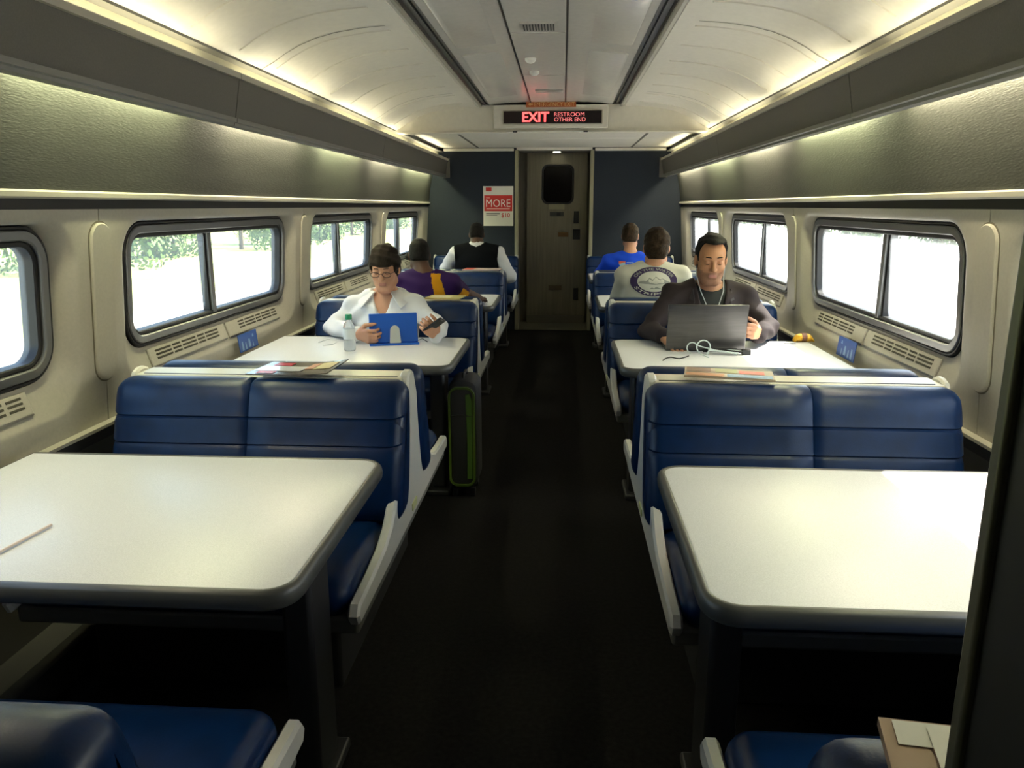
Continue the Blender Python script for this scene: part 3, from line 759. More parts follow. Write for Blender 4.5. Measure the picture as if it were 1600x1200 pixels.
SHOE = mat('shoe_black', (.01, .01, .01), .4)

def fold(P, amp=.0035, f=1.0):
    x, y, z = P[..., 0], P[..., 1], P[..., 2]
    return (amp * (np.sin(41 * f * x + 23 * f * z + 2.2 * np.sin(17 * z + 9 * y)) * np.sin(29 * f * z - 18 * f * x + 3 * y) + .6 * np.sin(63 * f * z + 31 * f * y + 2 * np.sin(21 * x)))).astype(np.float32)

class Person:
    """seated figure built at its own place; all joints in world metres"""
    def __init__(s, label, head, yaw, pitch, neck, pelvis, elb, wri, hs=1.0, sw=.165, turn=0.0, vox=.006, build=1.0, hands=None, skin=SKIN1, group=None, arm=1.0):
        s.up = np.array([0, 0, 1.0]); a = math.radians(yaw)
        s.f = np.array([-math.sin(a), math.cos(a), 0]); s.r = np.array([math.cos(a), math.sin(a), 0])
        s.head, s.neck, s.pel = map(lambda v: np.array(v, float), (head, neck, pelvis))
        s.hs = hs; s.vox = vox; s.b = build; s.skin = skin; s.am = arm
        s.t = nrm(s.neck - s.pel); s.f2 = np.cross(s.t, s.r); s.M = np.stack([s.r, s.f2, s.t], 1)
        s.sh = {k: s.neck - s.t * .062 + s.r * k * sw - s.f2 * .0 for k in (-1, 1)}    # -1 own left, +1 own right
        s.el = {k: np.array(elb[i], float) for i, k in enumerate((-1, 1))}; s.wr = {k: np.array(wri[i], float) for i, k in enumerate((-1, 1))}
        for k in (-1, 1): s.wr[k][2] = max(s.wr[k][2], .792); s.el[k][2] = max(s.el[k][2], .792)      # forearms rest on the table top
        at_ = math.radians(turn); p = math.radians(pitch)
        hr = s.r * math.cos(at_) + s.f * math.sin(at_); hf0 = -s.r * math.sin(at_) + s.f * math.cos(at_)
        s.hf = hf0 * math.cos(p) - s.up * math.sin(p); s.hu = hf0 * math.sin(p) + s.up * math.cos(p); s.hr = hr
        s.HM = np.stack([s.hr, s.hf, s.hu], 1); s.hands = hands or {}
        s.root = empty('person', (s.pel[0], s.pel[1], 0), label, 'person', group)
        s.hip = {k: s.pel + s.r * k * .09 + s.f * .05 - s.up * .02 for k in (-1, 1)}
        s.kn = {k: s.pel + s.r * k * .12 + s.f * .44 + s.up * .01 for k in (-1, 1)}
        s.an = {k: np.array([*(s.pel + s.r * k * .12 + s.f * .40)[:2], .09]) for k in (-1, 1)}
    def H(s, x, y, z): return s.head + s.HM @ (np.array([x, y, z]) * s.hs)
    def torso(s, S, e, k=.035):
        b = s.b; L = lambda t: s.pel + (s.neck - s.pel) * t
        S.ell(L(.66), (.160 * b + e, .112 * b + e, .19), s.M, k); S.ell(L(.33), (.148 * b + e, .096 * b + e, .20), s.M, k)
        S.ell(s.pel, (.175 * b + e, .115 * b + e, .090 + e), s.M, k)
        S.cap(s.sh[-1], s.sh[1], .058 + e, None, k)
        for q in (-1, 1): S.cap(s.neck + s.t * .005, s.sh[q] + s.t * .008, .05 + e * .7, .046 + e, k)
    def arms(s, S, e, upto=1.0, k=.02, cuff=0.0):
        for q in (-1, 1):
            a = s.am; S.cap(s.sh[q], s.el[q], .053 * a + e, .043 * a + e, k)
            w = s.el[q] + (s.wr[q] - s.el[q]) * upto
            S.cap(s.el[q], w, .042 * a + e, (.042 - .014 * upto) * a + e + cuff, k)
    def legs(s, S, e, k=.025):
        for q in (-1, 1):
            S.cap(s.hip[q], s.kn[q], .085 + e, .058 + e, k); S.cap(s.kn[q], s.an[q], .055 + e, .038 + e, k)
    def hand(s, S, q, d, n, curl=.5, thumb=.4, spread=0.0, th_dir=None, sc=1.0):
        d = nrm(d); n = np.array(n, float); n = nrm(n - d * (n @ d)); w = s.wr[q]
        sd = np.cross(d, n) * (1 if q > 0 else -1); sd = nrm(sd)
        if th_dir is not None and sd @ np.array(th_dir) < 0: sd = -sd
        for i, (o, l) in enumerate(((.031, .070), (.010, .078), (-.010, .073), (-.029, .058))):
            base = w + d * (.088 - .004 * abs(i - 1)) * sc + sd * o * sc
            S.cap(w + sd * o * .45 + d * .008, base, .015 * sc, .0115 * sc, .010)
            p = base; ang = 0; rr = [.0098, .009, .0083, .0072]
            for j, (fr_, cc) in enumerate(((.44, .75), (.31, 1.1), (.25, .8))):
                ang += curl * cc; dd = d * math.cos(ang) + n * math.sin(ang) + sd * spread * o * 8
                p2 = p + nrm(dd) * l * fr_ * 1.12 * sc; S.cap(p, p2, rr[j] * sc, rr[j + 1] * sc, .003); p = p2
        b0 = w + d * .022 * sc + sd * .024 * sc; d1 = nrm(d * .62 + sd * .72 + n * .30); p1 = b0 + d1 * .042 * sc
        d2 = nrm(d * (1 - .4 * thumb) + sd * (.30 - .5 * thumb) + n * (.3 + thumb)); p2 = p1 + d2 * .034 * sc; d3 = nrm(d2 + n * thumb * .5)
        S.cap(b0, p1, .0165 * sc, .012 * sc, .009); S.cap(p1, p2, .0115 * sc, .010 * sc, .003); S.cap(p2, p2 + d3 * .022 * sc, .010 * sc, .0075 * sc, .003)
    def body(s, bare_arm=True, face=True, stub=False, torso_e=-.012, arm_e=None):
        S = SDF(s.vox); s.torso(S, torso_e); s.arms(S, (0 if bare_arm else -.010) if arm_e is None else arm_e); s.legs(S, -.012)
        for q in (-1, 1): S.cap(s.an[q] - s.up * .03, s.an[q] + s.f * .16 - s.up * .055, .036, .026, .02)
        h = s.hs; H = s.H; HM = s.HM
        S.cap(H(0, -.022, -.05), s.neck - s.t * .02, .052 * h, .060, .025)
        S.ell(H(0, -.012, .028), np.array((.0735, .094, .086)) * h, HM, .02)
        S.ell(H(0, .022, -.045), np.array((.060, .066, .080)) * h, HM, .03)
        S.cap(H(-.018, .060, -.105), H(.018, .060, -.105), .020 * h, None, .025)
        for q in (-1, 1):
            S.cap(H(q * .052, .005, -.075), H(q * .022, .058, -.103), .017 * h, .016 * h, .025)     # jaw
            S.ell(H(q * .040, .055, -.028), np.array((.022, .022, .024)) * h, HM, .02)              # cheek
            S.ell(H(q * .0755, -.008, -.012), np.array((.009, .021, .032)) * h, HM, .006)           # ear
        if face:
            S.cap(H(-.038, .074, .024), H(.038, .074, .024), .011 * h, None, .014)
            for q in (-1, 1): S.ell(H(q * .031, .092, .004), np.array((.019, .015, .012)) * h, HM, .010, '-')
            for q in (-1, 1): S.ell(H(q * .031, .0735, .003), np.array((.0145, .0125, .0115)) * h, HM, .004)
            S.cap(H(0, .082, .012), H(0, .106, -.030), .0075 * h, .0115 * h, .010)
            for q in (-1, 1): S.ell(H(q * .012, .094, -.033), np.array((.008, .010, .007)) * h, HM, .006)
            S.cap(H(-.017, .083, -.061), H(.017, .083, -.061), .0065 * h, None, .006)
            S.cap(H(-.014, .082, -.072), H(.014, .082, -.072), .0075 * h, None, .006)
        for q, kw in s.hands.items(): s.hand(S, q, **kw)
        def mi(Cn):
            u = ((Cn - s.head) @ s.HM) / s.hs; m = np.zeros(len(Cn), int)
            if face:
                if stub: m[(u[:, 2] < -.040) & (u[:, 2] > -.135) & (u[:, 1] > .0) & ~((np.abs(u[:, 0]) < .045) & (u[:, 2] > -.046)) & ((u[:, 2] < -.05) | (np.abs(u[:, 0]) > .05))] = 2
                m[(np.abs(u[:, 0]) < .022 - np.abs(u[:, 2] + .066) * .5) & (np.abs(u[:, 2] + .066) < .009) & (u[:, 1] > .075)] = 1
            return m
        o, V, F = sdf_obj('body', S, [s.skin, LIPS, STUB], s.root, mi=mi)
        s.bvh = BVHTree.FromPolygons([Vector(v) for v in V], [tuple(map(int, q)) for q in F]) if face else None
        return o
    def onface(s, x, z, off=.001):
        o = Vector(s.H(x, .2, z)); r = s.bvh.ray_cast(o, Vector(-s.hf)); 
        return np.array(r[0]) + s.hf * off if r[0] else s.H(x, .09, z)
    def face_lines(s, m, brow_z=.028, closed=True):
        for q in (-1, 1):
            b = B(); b.tube([s.onface(q * x, z, .0015) for x, z in ((.014, brow_z + .001), (.026, brow_z + .003), (.038, brow_z + .003), (.050, brow_z - .002))], [.0022, .0034, .003, .0014], 6); b.obj('eyebrow', m, s.root)
            b = B(); b.tube([s.onface(q * x, z, .0008) for x, z in ((.018, -.002), (.026, -.0055), (.034, -.006), (.044, -.002))], [.0010, .0016, .0016, .0010], 6); b.obj('eyelash', HAIRB, s.root)
    def hair(s, m, t=.010, hairline=.052, sides=-.045, nape=-.085, fx=.060, fy=.035, ears=True, bulk=0.0, wr=.004):
        S = SDF(max(.004, s.vox * .8)); h = s.hs; H = s.H; HM = s.HM
        S.ell(H(0, -.014, .030), np.array((.0735 + t, .094 + t, .086 + t + bulk)) * h, HM, .02)
        S.ell(H(0, -.045, -.030), np.array((.064 + t * .8, .062 + t * .6, .070)) * h, HM, .03)
        if bulk: S.ell(H(0, .01, .075), np.array((.065, .085, .045 + bulk)) * h, HM, .03)
        S.box(H(0, fy + .15, hairline - .15), np.array((fx, .15, .15)) * h, HM, .012 * h, .012, '-')
        S.box(H(0, 0, nape - .2), np.array((.3, .3, .2)) * h, HM, .0, .01, '-')
        S.box(H(0, .02 + .15, sides - .2), np.array((.3, .15 + .045, .2)) * h, HM, .0, .012, '-')
        if ears:
            for q in (-1, 1): S.ell(H(q * .085, -.004, -.014), np.array((.022, .026, .036)) * h, HM, .006, '-')
        return sdf_obj('hair', S, m, s.root, wrinkle=lambda P: fold(P, wr, 2.2))[0]
    def trousers(s, m=TROUS):
        S = SDF(.012); L = s.pel + (s.neck - s.pel) * .12
        S.ell(s.pel, (.178 * s.b + .006, .118 * s.b + .006, .096), s.M, .03); s.legs(S, .008); return sdf_obj('trousers', S, m, s.root, wrinkle=lambda P: fold(P, .004))[0]
    def shoes(s):
        for q in (-1, 1):
            S = SDF(.01); S.cap(s.an[q] - s.up * .035, s.an[q] + s.f * .17 - s.up * .05, .046, .036, .02); S.box(np.array([*(s.an[q] + s.f * .08)[:2], -.10]), (.3, .3, .105), None, 0, .004, '-')
            sdf_obj('shoe', S, SHOE, s.root)

def drape(bvh, pts, O, ax, ay, dr, off=.0025):
    """lay flat print points (u, v) on a garment by dropping them along dr"""
    out = []
    for u, v in pts:
        p = Vector(O + ax * u + ay * v - dr * .5); h = bvh.ray_cast(p, Vector(dr)); out.append(np.array(h[0]) - dr * off if h[0] else np.array(p) + dr * .5)
    return out
def bvh_of(V, F): return BVHTree.FromPolygons([Vector(v) for v in V], [tuple(map(int, q)) for q in F])
def band(S, *a, **k): return S

# --- woman in white shirt (left, second table)
YW = 4.30
hd = at(601, 418, Y=YW - .03)
nk = at(603, 464, Y=YW + .045)
P1 = Person('person in white collared shirt and glasses looking down at blue tablet', hd, 180, 17, nk, (nk[0], 4.335, .57),
            [at(688, 520, Y=YW - .06), at(520, 522, Y=YW - .02)], [at(681, 535, Y=4.0), at(560, 531, Y=3.98)], hs=1.0, sw=.17, vox=.0045, build=1.08, skin=SKIN1,
            hands={-1: dict(d=(-.18, -.62, .42), n=(-.55, .65, .3), curl=.95, thumb=.5, th_dir=(0, 0, 1)), 1: dict(d=(.75, -.50, -.02), n=(.5, .75, .1), curl=.85, thumb=.4, th_dir=(0, 0, 1))})
P1.body(bare_arm=False); P1.face_lines(mat('brow_soft', (.09, .05, .035), .8), .024)
P1.hair(HAIRD, t=.014, hairline=.019, sides=-.045, nape=-.075, fx=.056, fy=.055, ears=False, bulk=.0, wr=.0035)
S = SDF(.006); P1.torso(S, .016); P1.arms(S, .006, .93, k=.012, cuff=.008)
vt = P1.neck + P1.f * .155 - P1.up * .125
S.cap(P1.neck + P1.f * .05 + P1.up * .07, vt, .075, .010, .01, '-'); S.cap(P1.neck + P1.up * .02, P1.neck + P1.up * .2, .070, .09, .01, '-')
o, V, F = sdf_obj('shirt', S, WSHIRT, P1.root, wrinkle=lambda P: fold(P, .0075, .9)); bv1 = bvh_of(V, F)
def collar(P, m):
    for q in (-1, 1):
        L = []
        for i in range(10):
            ph = math.radians(180 - 148 * i / 9); d = P.r * q * math.sin(ph) + P.f * math.cos(ph); t = i / 9
            top = P.neck + P.r * q * math.sin(ph) * .074 + P.f * (math.cos(ph) * (.068 + .018 * t)) + P.up * (.056 - .018 * t)
            bot = top + d * (.040 + .040 * t) - P.up * (.034 + .050 * t ** 3) + P.r * q * .030 * t ** 3
            L.append([top, top + d * .012 + P.up * .002, bot, bot - P.up * .004 - d * .004])
        b = B(); b.rings(L); b.obj('collar', m, P.root, smooth=60)
collar(P1, WSHIRT)
P1.trousers(); P1.shoes()
# glasses
gl = B(); DK = mat('glasses_frame', (.03, .012, .01), .35)
for q in (-1, 1):
    ring_ = [P1.H(q * .0325 + .024 * math.cos(a), .108, -.001 + .0155 * math.sin(a)) for a in np.linspace(0, 2 * PI, 20)]
    gl.tube(ring_, .0018, 6); gl.tube([P1.H(q * .056, .107, .006), P1.H(q * .077, .06, .004), P1.H(q * .080, -.01, .0)], .0017, 6)
gl.tube([P1.H(-.009, .109, .002), P1.H(0, .111, .006), P1.H(.009, .109, .002)], .0018, 6); gl.obj('glasses', DK, P1.root)
# buttons down the front
for k in range(3):
    h = bv1.ray_cast(Vector(vt + P1.f * .2 - P1.up * (.03 + .075 * k)), Vector(-P1.f))
    if h[0]:
        b = B(); c = np.array(h[0]) + P1.f * .002
        b.rings([[c + P1.r * r_ * math.cos(a * PI / 6) + P1.up * r_ * math.sin(a * PI / 6) + P1.f * d_ for a in range(12)] for r_, d_ in ((.0055, -.003), (.0055, .0015), (.003, .002))]); b.obj('button', mat('button', (.6, .6, .58), .3), P1.root)

# --- man in dark jacket (right, second table)
hd = at(1111, 404, Y=4.28); nk = at(1108, 449, Y=4.36)
P2 = Person('person in dark jacket and black t-shirt working behind an open laptop', hd, 180, 14, nk, (nk[0], 4.34, .57),
            [at(1200, 512, Y=4.22), at(1014, 515, Y=4.24)], [at(1186, 522, Y=3.99), at(1038, 528, Y=3.99)], hs=1.06, sw=.192, vox=.0045, build=1.15, skin=SKIN2, arm=1.1,
            hands={-1: dict(d=(-.45, -.60, .22), n=(-.75, .45, .0), curl=.62, thumb=.1, th_dir=(0, 0, 1)), 1: dict(d=(.35, -.7, -.15), n=(.3, 0, -.9), curl=.35, thumb=.2, th_dir=(1, 0, 0))})
P2.body(bare_arm=False, stub=True); P2.face_lines(HAIRB, .029)
P2.hair(HAIRB, t=.006, hairline=.082, sides=-.012, nape=-.07, fx=.064, fy=.040, bulk=.004, wr=.002)
S = SDF(.007); P2.torso(S, .004); S.cap(P2.neck + P2.up * .035 + P2.f * .03, P2.neck + P2.up * .2, .072, .09, .01, '-'); sdf_obj('t_shirt', S, mat('black_cotton', (.012, .014, .015), .85), P2.root)
S = SDF(.006); P2.torso(S, .022); P2.arms(S, .009, .93, k=.012, cuff=.006)
S.cap(P2.neck + P2.f * .06 + P2.up * .06, P2.neck + P2.f * .19 - P2.up * .27, .090, .028, .01, '-'); S.cap(P2.neck + P2.up * .015, P2.neck + P2.up * .2, .078, .1, .01, '-')
JK = mat('jacket_dark', (.030, .022, .024), .8, spec=.2, bump=(400, .2, .001))
o, V, F = sdf_obj('jacket', S, JK, P2.root, wrinkle=lambda P: fold(P, .006, .8)); bv2 = bvh_of(V, F)
for q in (-1, 1):      # lapels
    pts = [(q * .070, .035), (q * .105, .0), (q * .120, -.055), (q * .095, -.065), (q * .112, -.10), (q * .045, -.26), (q * .034, -.26), (q * .062, -.08), (q * .072, -.02)]
    O = P2.neck; Q = drape(bv2, pts, O, P2.r, P2.up, -P2.f, .006); Q2 = [p - P2.f * .006 for p in Q]
    b = B(); b.rings([Q2, Q]); b.obj('lapel', mat('lapel_dark', (.022, .017, .019), .7), P2.root, smooth=0)
P2.trousers(); P2.shoes()
b = B(); O = P2.neck; hv = []
for q in (-1, 1):
    pts = drape(bv2, [(q * .078, .03), (q * .074, -.01)], O, P2.r, P2.up, -P2.f, .006)
    b.tube([P2.H(q * .074, .0, -.03), P2.H(q * .068, .02, -.085)] + [P2.neck + P2.r * q * .062 + P2.f * .088 - P2.up * .01, P2.neck + P2.r * q * .034 + P2.f * .128 - P2.up * .08, P2.neck + P2.f * .150 - P2.up * .15], .0028, 7)
b.obj('earphone_cord', mat('cord_grey', (.42, .45, .44), .5), P2.root)

# --- purple and gold shirt (left, third table, seen from behind)
Yq = 5.16; hd = at(655, 398, Y=Yq + .05); nk = at(664, 430, Y=Yq)
P3 = Person('person in purple and gold shirt seen from behind, arm on table', hd, 0, 6, nk, (nk[0] - .02, Yq, .57),
            [at(606, 462, Y=Yq + .12), at(722, 457, Y=Yq + .22)], [at(630, 470, Y=Yq + .45), at(748, 471, Y=Yq + .52)], hs=.92, sw=.175, vox=.008, build=1.12, skin=SKIN3, arm=1.1, turn=15,
            hands={-1: dict(d=(.3, 1, -.1), n=(0, 0, -1), curl=.25, thumb=.2, th_dir=(1, 0, 0)), 1: dict(d=(.15, .9, -.12), n=(0, 0, -1), curl=.3, thumb=.2, th_dir=(-1, 0, 0))})
P3.body(face=True); P3.hair(HAIRB, t=.004, hairline=.05, sides=-.03, nape=-.045, wr=.0015)
S = SDF(.008); P3.torso(S, .012)
for q in (-1, 1): S.cap(P3.sh[q], P3.sh[q] + (P3.el[q] - P3.sh[q]) * .82, .072, .066, .02)
S.cap(P3.neck + P3.up * .03, P3.neck + P3.up * .2, .068, .085, .01, '-')
PUR = mat('purple_cloth', (.028, .008, .075), .8, spec=.2); GOLD = mat('gold_cloth', (.60, .27, .008), .8, spec=.2)
def mi3(Cn):
    u = (Cn - P3.neck) @ P3.M; m = np.zeros(len(Cn), int)
    c = .085 + .10 * np.clip(-u[:, 2] / .34, 0, 1) ** 1.1
    wdt = .030 + .012 * np.clip(-u[:, 2] / .3, 0, 1)
    m[(np.abs(u[:, 0] - c) < wdt) & (u[:, 2] < .02)] = 1
    d = P3.el[1] - P3.sh[1]; L = np.linalg.norm(d); t = ((Cn - P3.sh[1]) @ d) / L / L
    far = np.linalg.norm(Cn - P3.sh[1] - np.clip(t, 0, 1)[:, None] * d, axis=1) < .09
    below = (Cn - P3.sh[1] - np.clip(t, 0, 1)[:, None] * d)[:, 2] < -.005
    m[far & (t > .25) & below & (u[:, 0] > c)] = 1
    return m
sdf_obj('shirt', S, [PUR, GOLD], P3.root, wrinkle=lambda P: fold(P, .003), mi=mi3); P3.trousers(); P3.shoes()
b = B(); b.tube([P3.H(-.078, .0, .01), P3.H(-.086, .0, -.01), P3.H(-.080, .005, -.035)], [.012, .018, .014], 10); b.obj('earphone', BLACK, P3.root)

# --- black vest over white shirt (left, fourth table, from behind)
Yq = 7.28; hd = at(745, 366, Y=Yq + .06); nk = at(745, 386, Y=Yq + .01)
P4 = Person('person in black vest over white long-sleeved shirt seen from behind', hd, 0, 16, nk, (nk[0], Yq + .02, .57),
            [at(697, 420, Y=Yq + .12), at(797, 432, Y=Yq + .06)], [at(716, 440, Y=Yq + .46), at(770, 450, Y=Yq + .40)], hs=.90, sw=.195, vox=.009, build=1.22, skin=SKIN3, arm=1.15,
            hands={-1: dict(d=(.5, .8, -.1), n=(0, 0, -1), curl=.3, thumb=.2, th_dir=(1, 0, 0)), 1: dict(d=(-.5, .8, -.1), n=(0, 0, -1), curl=.3, thumb=.2, th_dir=(-1, 0, 0))})
P4.body(bare_arm=False); P4.hair(HAIRB, t=.004, hairline=.05, sides=-.03, nape=-.05, wr=.0015)
S = SDF(.009); P4.torso(S, .004); P4.arms(S, .010, .95); S.cap(P4.neck - P4.up * .02, P4.neck + P4.up * .035, .064, .058, .015); S.cap(P4.neck + P4.up * .045, P4.neck + P4.up * .2, .050, .085, .005, '-')
sdf_obj('shirt', S, WSHIRT, P4.root, wrinkle=lambda P: fold(P, .004))
S = SDF(.009); P4.torso(S, .018)
for q in (-1, 1): S.ell(P4.sh[q] + P4.r * q * .075 - P4.t * .02, (.075, .14, .14), P4.M, .01, '-')
S.cap(P4.neck + P4.up * .012, P4.neck + P4.up * .2, .068, .085, .01, '-')
sdf_obj('vest', S, mat('vest_black', (.005, .006, .008), .9, spec=.05), P4.root); P4.trousers(); P4.shoes()

# --- pale printed t-shirt (right, third table, from behind)
Yq = 5.16; hd = at(1026, 386, Y=Yq + .05); nk = at(1021, 418, Y=Yq)
P5 = Person('person in pale grey t-shirt with oval purple print seen from behind', hd, 0, 10, nk, (nk[0] - .01, Yq, .57),
            [at(966, 475, Y=Yq + .12), at(1078, 462, Y=Yq + .14)], [at(985, 480, Y=Yq + .45), at(1060, 478, Y=Yq + .45)], hs=1.05, sw=.178, vox=.008, build=1.16, skin=SKIN4, arm=1.05, turn=-8,
            hands={-1: dict(d=(.3, .9, -.1), n=(0, 0, -1), curl=.3, thumb=.2, th_dir=(1, 0, 0)), 1: dict(d=(-.3, .9, -.1), n=(0, 0, -1), curl=.3, thumb=.2, th_dir=(-1, 0, 0))})
P5.body(); P5.hair(HAIRM, t=.010, hairline=.05, sides=-.035, nape=-.085, wr=.003)
S = SDF(.008); P5.torso(S, .014)
for q in (-1, 1): S.cap(P5.sh[q], P5.sh[q] + (P5.el[q] - P5.sh[q]) * .85, .070, .066, .02)
S.cap(P5.neck + P5.up * .028, P5.neck + P5.up * .2, .066, .085, .01, '-')
o, V, F = sdf_obj('t_shirt', S, mat('pale_cotton', (.58, .58, .52), .85, spec=.2), P5.root, wrinkle=lambda P: fold(P, .003)); bv5 = bvh_of(V, F)
P5.trousers(); P5.shoes()
OC = at(1022, 440, Y=Yq - .12); EX, EZ = np.array([1., 0, 0]), np.array([0, 0, 1.]); DY = np.array([0, 1., 0])
def oval(r0, r1, W, Hh, nn=56, rings_=4):
    pts = []; fs = []
    for i in range(rings_ + 1):
        r_ = r0 + (r1 - r0) * i / rings_
        for j in range(nn): a = 2 * PI * j / nn; pts.append((W * r_ * math.cos(a), Hh * r_ * math.sin(a)))
    for i in range(rings_):
        for j in range(nn): fs.append((i * nn + j, i * nn + (j + 1) % nn, (i + 1) * nn + (j + 1) % nn, (i + 1) * nn + j))
    return pts, fs
W_, H_ = .152, .092
def pr5(name, pts, fs, m, off): off += .003; b = B(); b.add(drape(bv5, pts, OC, EX, EZ, DY, off), fs); return b.obj(name, m, P5.root, smooth=0)
PP = mat('print_purple', (.035, .02, .085), .8); PG = mat('print_grey', (.26, .27, .27), .8); PW = mat('print_pale', (.55, .55, .52), .8)
pts, fs = oval(.70, 1.0, W_, H_); pr5('oval_border', pts, fs, PP, .003)
pts, fs = oval(.0, .70, W_, H_); pr5('oval_field', pts, fs, PW, .003)
def strip_poly(xs, lo, hi): 
    pts = []; fs = []
    for i, x in enumerate(xs): pts += [(x, lo[i]), (x, hi[i])]
    for i in range(len(xs) - 1): fs.append((2 * i, 2 * i + 2, 2 * i + 3, 2 * i + 1))
    return pts, fs
xs = np.linspace(-.100, .100, 21); hi = np.interp(xs, [-.10, -.075, -.05, -.03, -.008, .012, .035, .055, .08, .10], [-.005, .006, .004, .026, .012, .034, .014, .022, .006, 0]); lo = np.interp(xs, [-.10, 0, .10], [-.012, -.018, -.012])
pts, fs = strip_poly(xs, lo, hi); pr5('wave_print', pts, fs, PG, .0042)
xs = np.linspace(-.03, .05, 9); pts, fs = strip_poly(xs, [-.046] * 9, np.interp(xs, [-.03, -.015, 0, .012, .03, .05], [-.045, -.034, -.042, -.030, -.038, -.045])); pr5('fish_print', pts, fs, PG, .0042)
def arc_text(txt, top):
    v, f = text_geo(txt, 1.0, .02); a = np.array(v); a = (a - a.min(0)) / (a.max(0) - a.min(0)); out = []
    for x, y in a:
        if top: ang = math.radians(160 - 140 * x); r_ = .765 + .165 * y
        else: ang = math.radians(205 + 130 * x); r_ = .935 - .165 * y
        out.append((W_ * r_ * math.cos(ang), H_ * r_ * math.sin(ang)))
    return out, f
for t_, tp in (('ON THE WATER', True), ('STRIPERS', False)):
    pts, fs = arc_text(t_, tp); pr5('print_letters', pts, fs, PG if tp else PW, .0045)

# --- bright blue shirt (right, fourth table, from behind)
Yq = 7.28; hd = at(985, 368, Y=Yq + .04); nk = at(985, 399, Y=Yq)
P6 = Person('person in bright blue t-shirt with small back print seen from behind', hd, 0, 4, nk, (nk[0], Yq + .02, .57),
            [at(935, 432, Y=Yq + .10), at(1030, 430, Y=Yq + .12)], [at(945, 445, Y=Yq + .45), at(1010, 447, Y=Yq + .45)], hs=.98, sw=.19, vox=.009, build=1.12, skin=SKIN4, arm=1.05, turn=-12,
            hands={-1: dict(d=(.3, .9, -.1), n=(0, 0, -1), curl=.3, thumb=.2, th_dir=(1, 0, 0)), 1: dict(d=(-.3, .9, -.1), n=(0, 0, -1), curl=.3, thumb=.2, th_dir=(-1, 0, 0))})
P6.body(); P6.hair(HAIRM, t=.006, hairline=.05, sides=-.03, nape=-.062, wr=.002)
S = SDF(.009); P6.torso(S, .012)
for q in (-1, 1): S.cap(P6.sh[q], P6.sh[q] + (P6.el[q] - P6.sh[q]) * .8, .068, .064, .02)
S.cap(P6.neck + P6.up * .02, P6.neck + P6.up * .2, .064, .085, .01, '-')
o, V, F = sdf_obj('t_shirt', S, mat('blue_cotton', (.008, .06, .62), .8, spec=.2), P6.root, wrinkle=lambda P: fold(P, .003)); bv6 = bvh_of(V, F)
P6.trousers(); P6.shoes()
OC6 = at(972, 412, Y=Yq - .1)
def pr6(name, pts, fs, m, off): b = B(); b.add(drape(bv6, pts, OC6, EX, EZ, DY, off), fs); return b.obj(name, m, P6.root, smooth=0)
sh_ = [(-.03, .022), (.03, .022), (.03, -.002), (.018, -.020), (0, -.030), (-.018, -.020), (-.03, -.002)]
pr6('badge_print', sh_, [tuple(range(7))], mat('badge_blue', (.25, .45, .6), .8), .003)
pr6('badge_top', [(-.03, .022), (.03, .022), (.03, .0), (-.03, .0)], [(0, 1, 2, 3)], mat('badge_red', (.65, .12, .06), .8), .004)
for k, w2 in enumerate((.062, .04, .05)): pr6('print_line', [(.04, .014 - .019 * k), (.04 + w2, .014 - .019 * k), (.04 + w2, .007 - .019 * k), (.04, .007 - .019 * k)], [(0, 1, 2, 3)], mat('print_lightblue', (.45, .6, .85), .8), .003)

# ------------------------------------------------------------------ things on the tables
# blue tablet with stand flap
tb = empty('tablet', at(613, 541, Z=ZT), 'blue cased tablet propped upright on the table before the person in white shirt', 'tablet')
a = at(577, 540, Z=ZT); c = at(655, 537, Z=ZT); ux = nrm([c[0] - a[0], c[1] - a[1], 0]); cen = (a + c) / 2; back = np.array([-ux[1], ux[0], 0])
tilt = nrm(np.array([0, 0, 1.0]) + back * .22); nn_ = np.cross(ux, tilt)
b = B(); b.obox(cen + tilt * .081 + back * .012 + np.array([0, 0, .006]), ux, tilt, nn_, (.127, .078, .006)); b.obj('case', mat('case_blue', (.006, .09, .48), .45), tb, bevel=.004)
b = B(); b.obox(cen + tilt * .081 + back * .012 + np.array([0, 0, .006]) - nn_ * .0065, ux, tilt, nn_, (.118, .070, .0015)); b.obj('screen', mat('tablet_screen', (.02, .02, .025), .1, emit=((.6, .7, .9), .6)), tb)
b = B(); b.obox(cen - back * .005 + np.array([0, 0, .0045]), ux, back, (0, 0, 1), (.130, .022, .0045)); b.obj('base_flap', MATS['case_blue'], tb, bevel=.002)
po2 = [(.030, -.004)] + [(.025 * math.cos(a), .062 + .028 * math.sin(a)) for a in np.linspace(0, PI, 12)] + [(-.030, -.004)]; pts = [cen + ux * (u + .006) + tilt * (v + .004) + back * .012 + np.array([0, 0, .006]) + nn_ * (.0065 + .012 * (1 - v / .1)) for u, v in po2]
b = B(); b.rings([pts, [p + nn_ * .003 for p in pts]]); b.obj('stand_tab', mat('stand_silver', (.55, .58, .58), .35, metal=.3), tb)
# phone in her hand
pc = P1.wr[-1] + np.array([.005, -.07, .062])
b = B(); px_d = nrm((.75, -.1, .55)); pz_d = nrm(np.cross((0.2, 1, .1), px_d)); b.obox(pc, px_d, nrm(np.cross(nrm((-.45, .55, .75)), px_d)), nrm((-.45, .55, .75) - px_d * float(np.dot((-.45, .55, .75), px_d))), (.060, .029, .0045))
b.obj('smartphone', mat('phone_black', (.015, .015, .018), .2), label='dark smartphone held in the hand of the person in white shirt', cat='phone', bevel=.003)
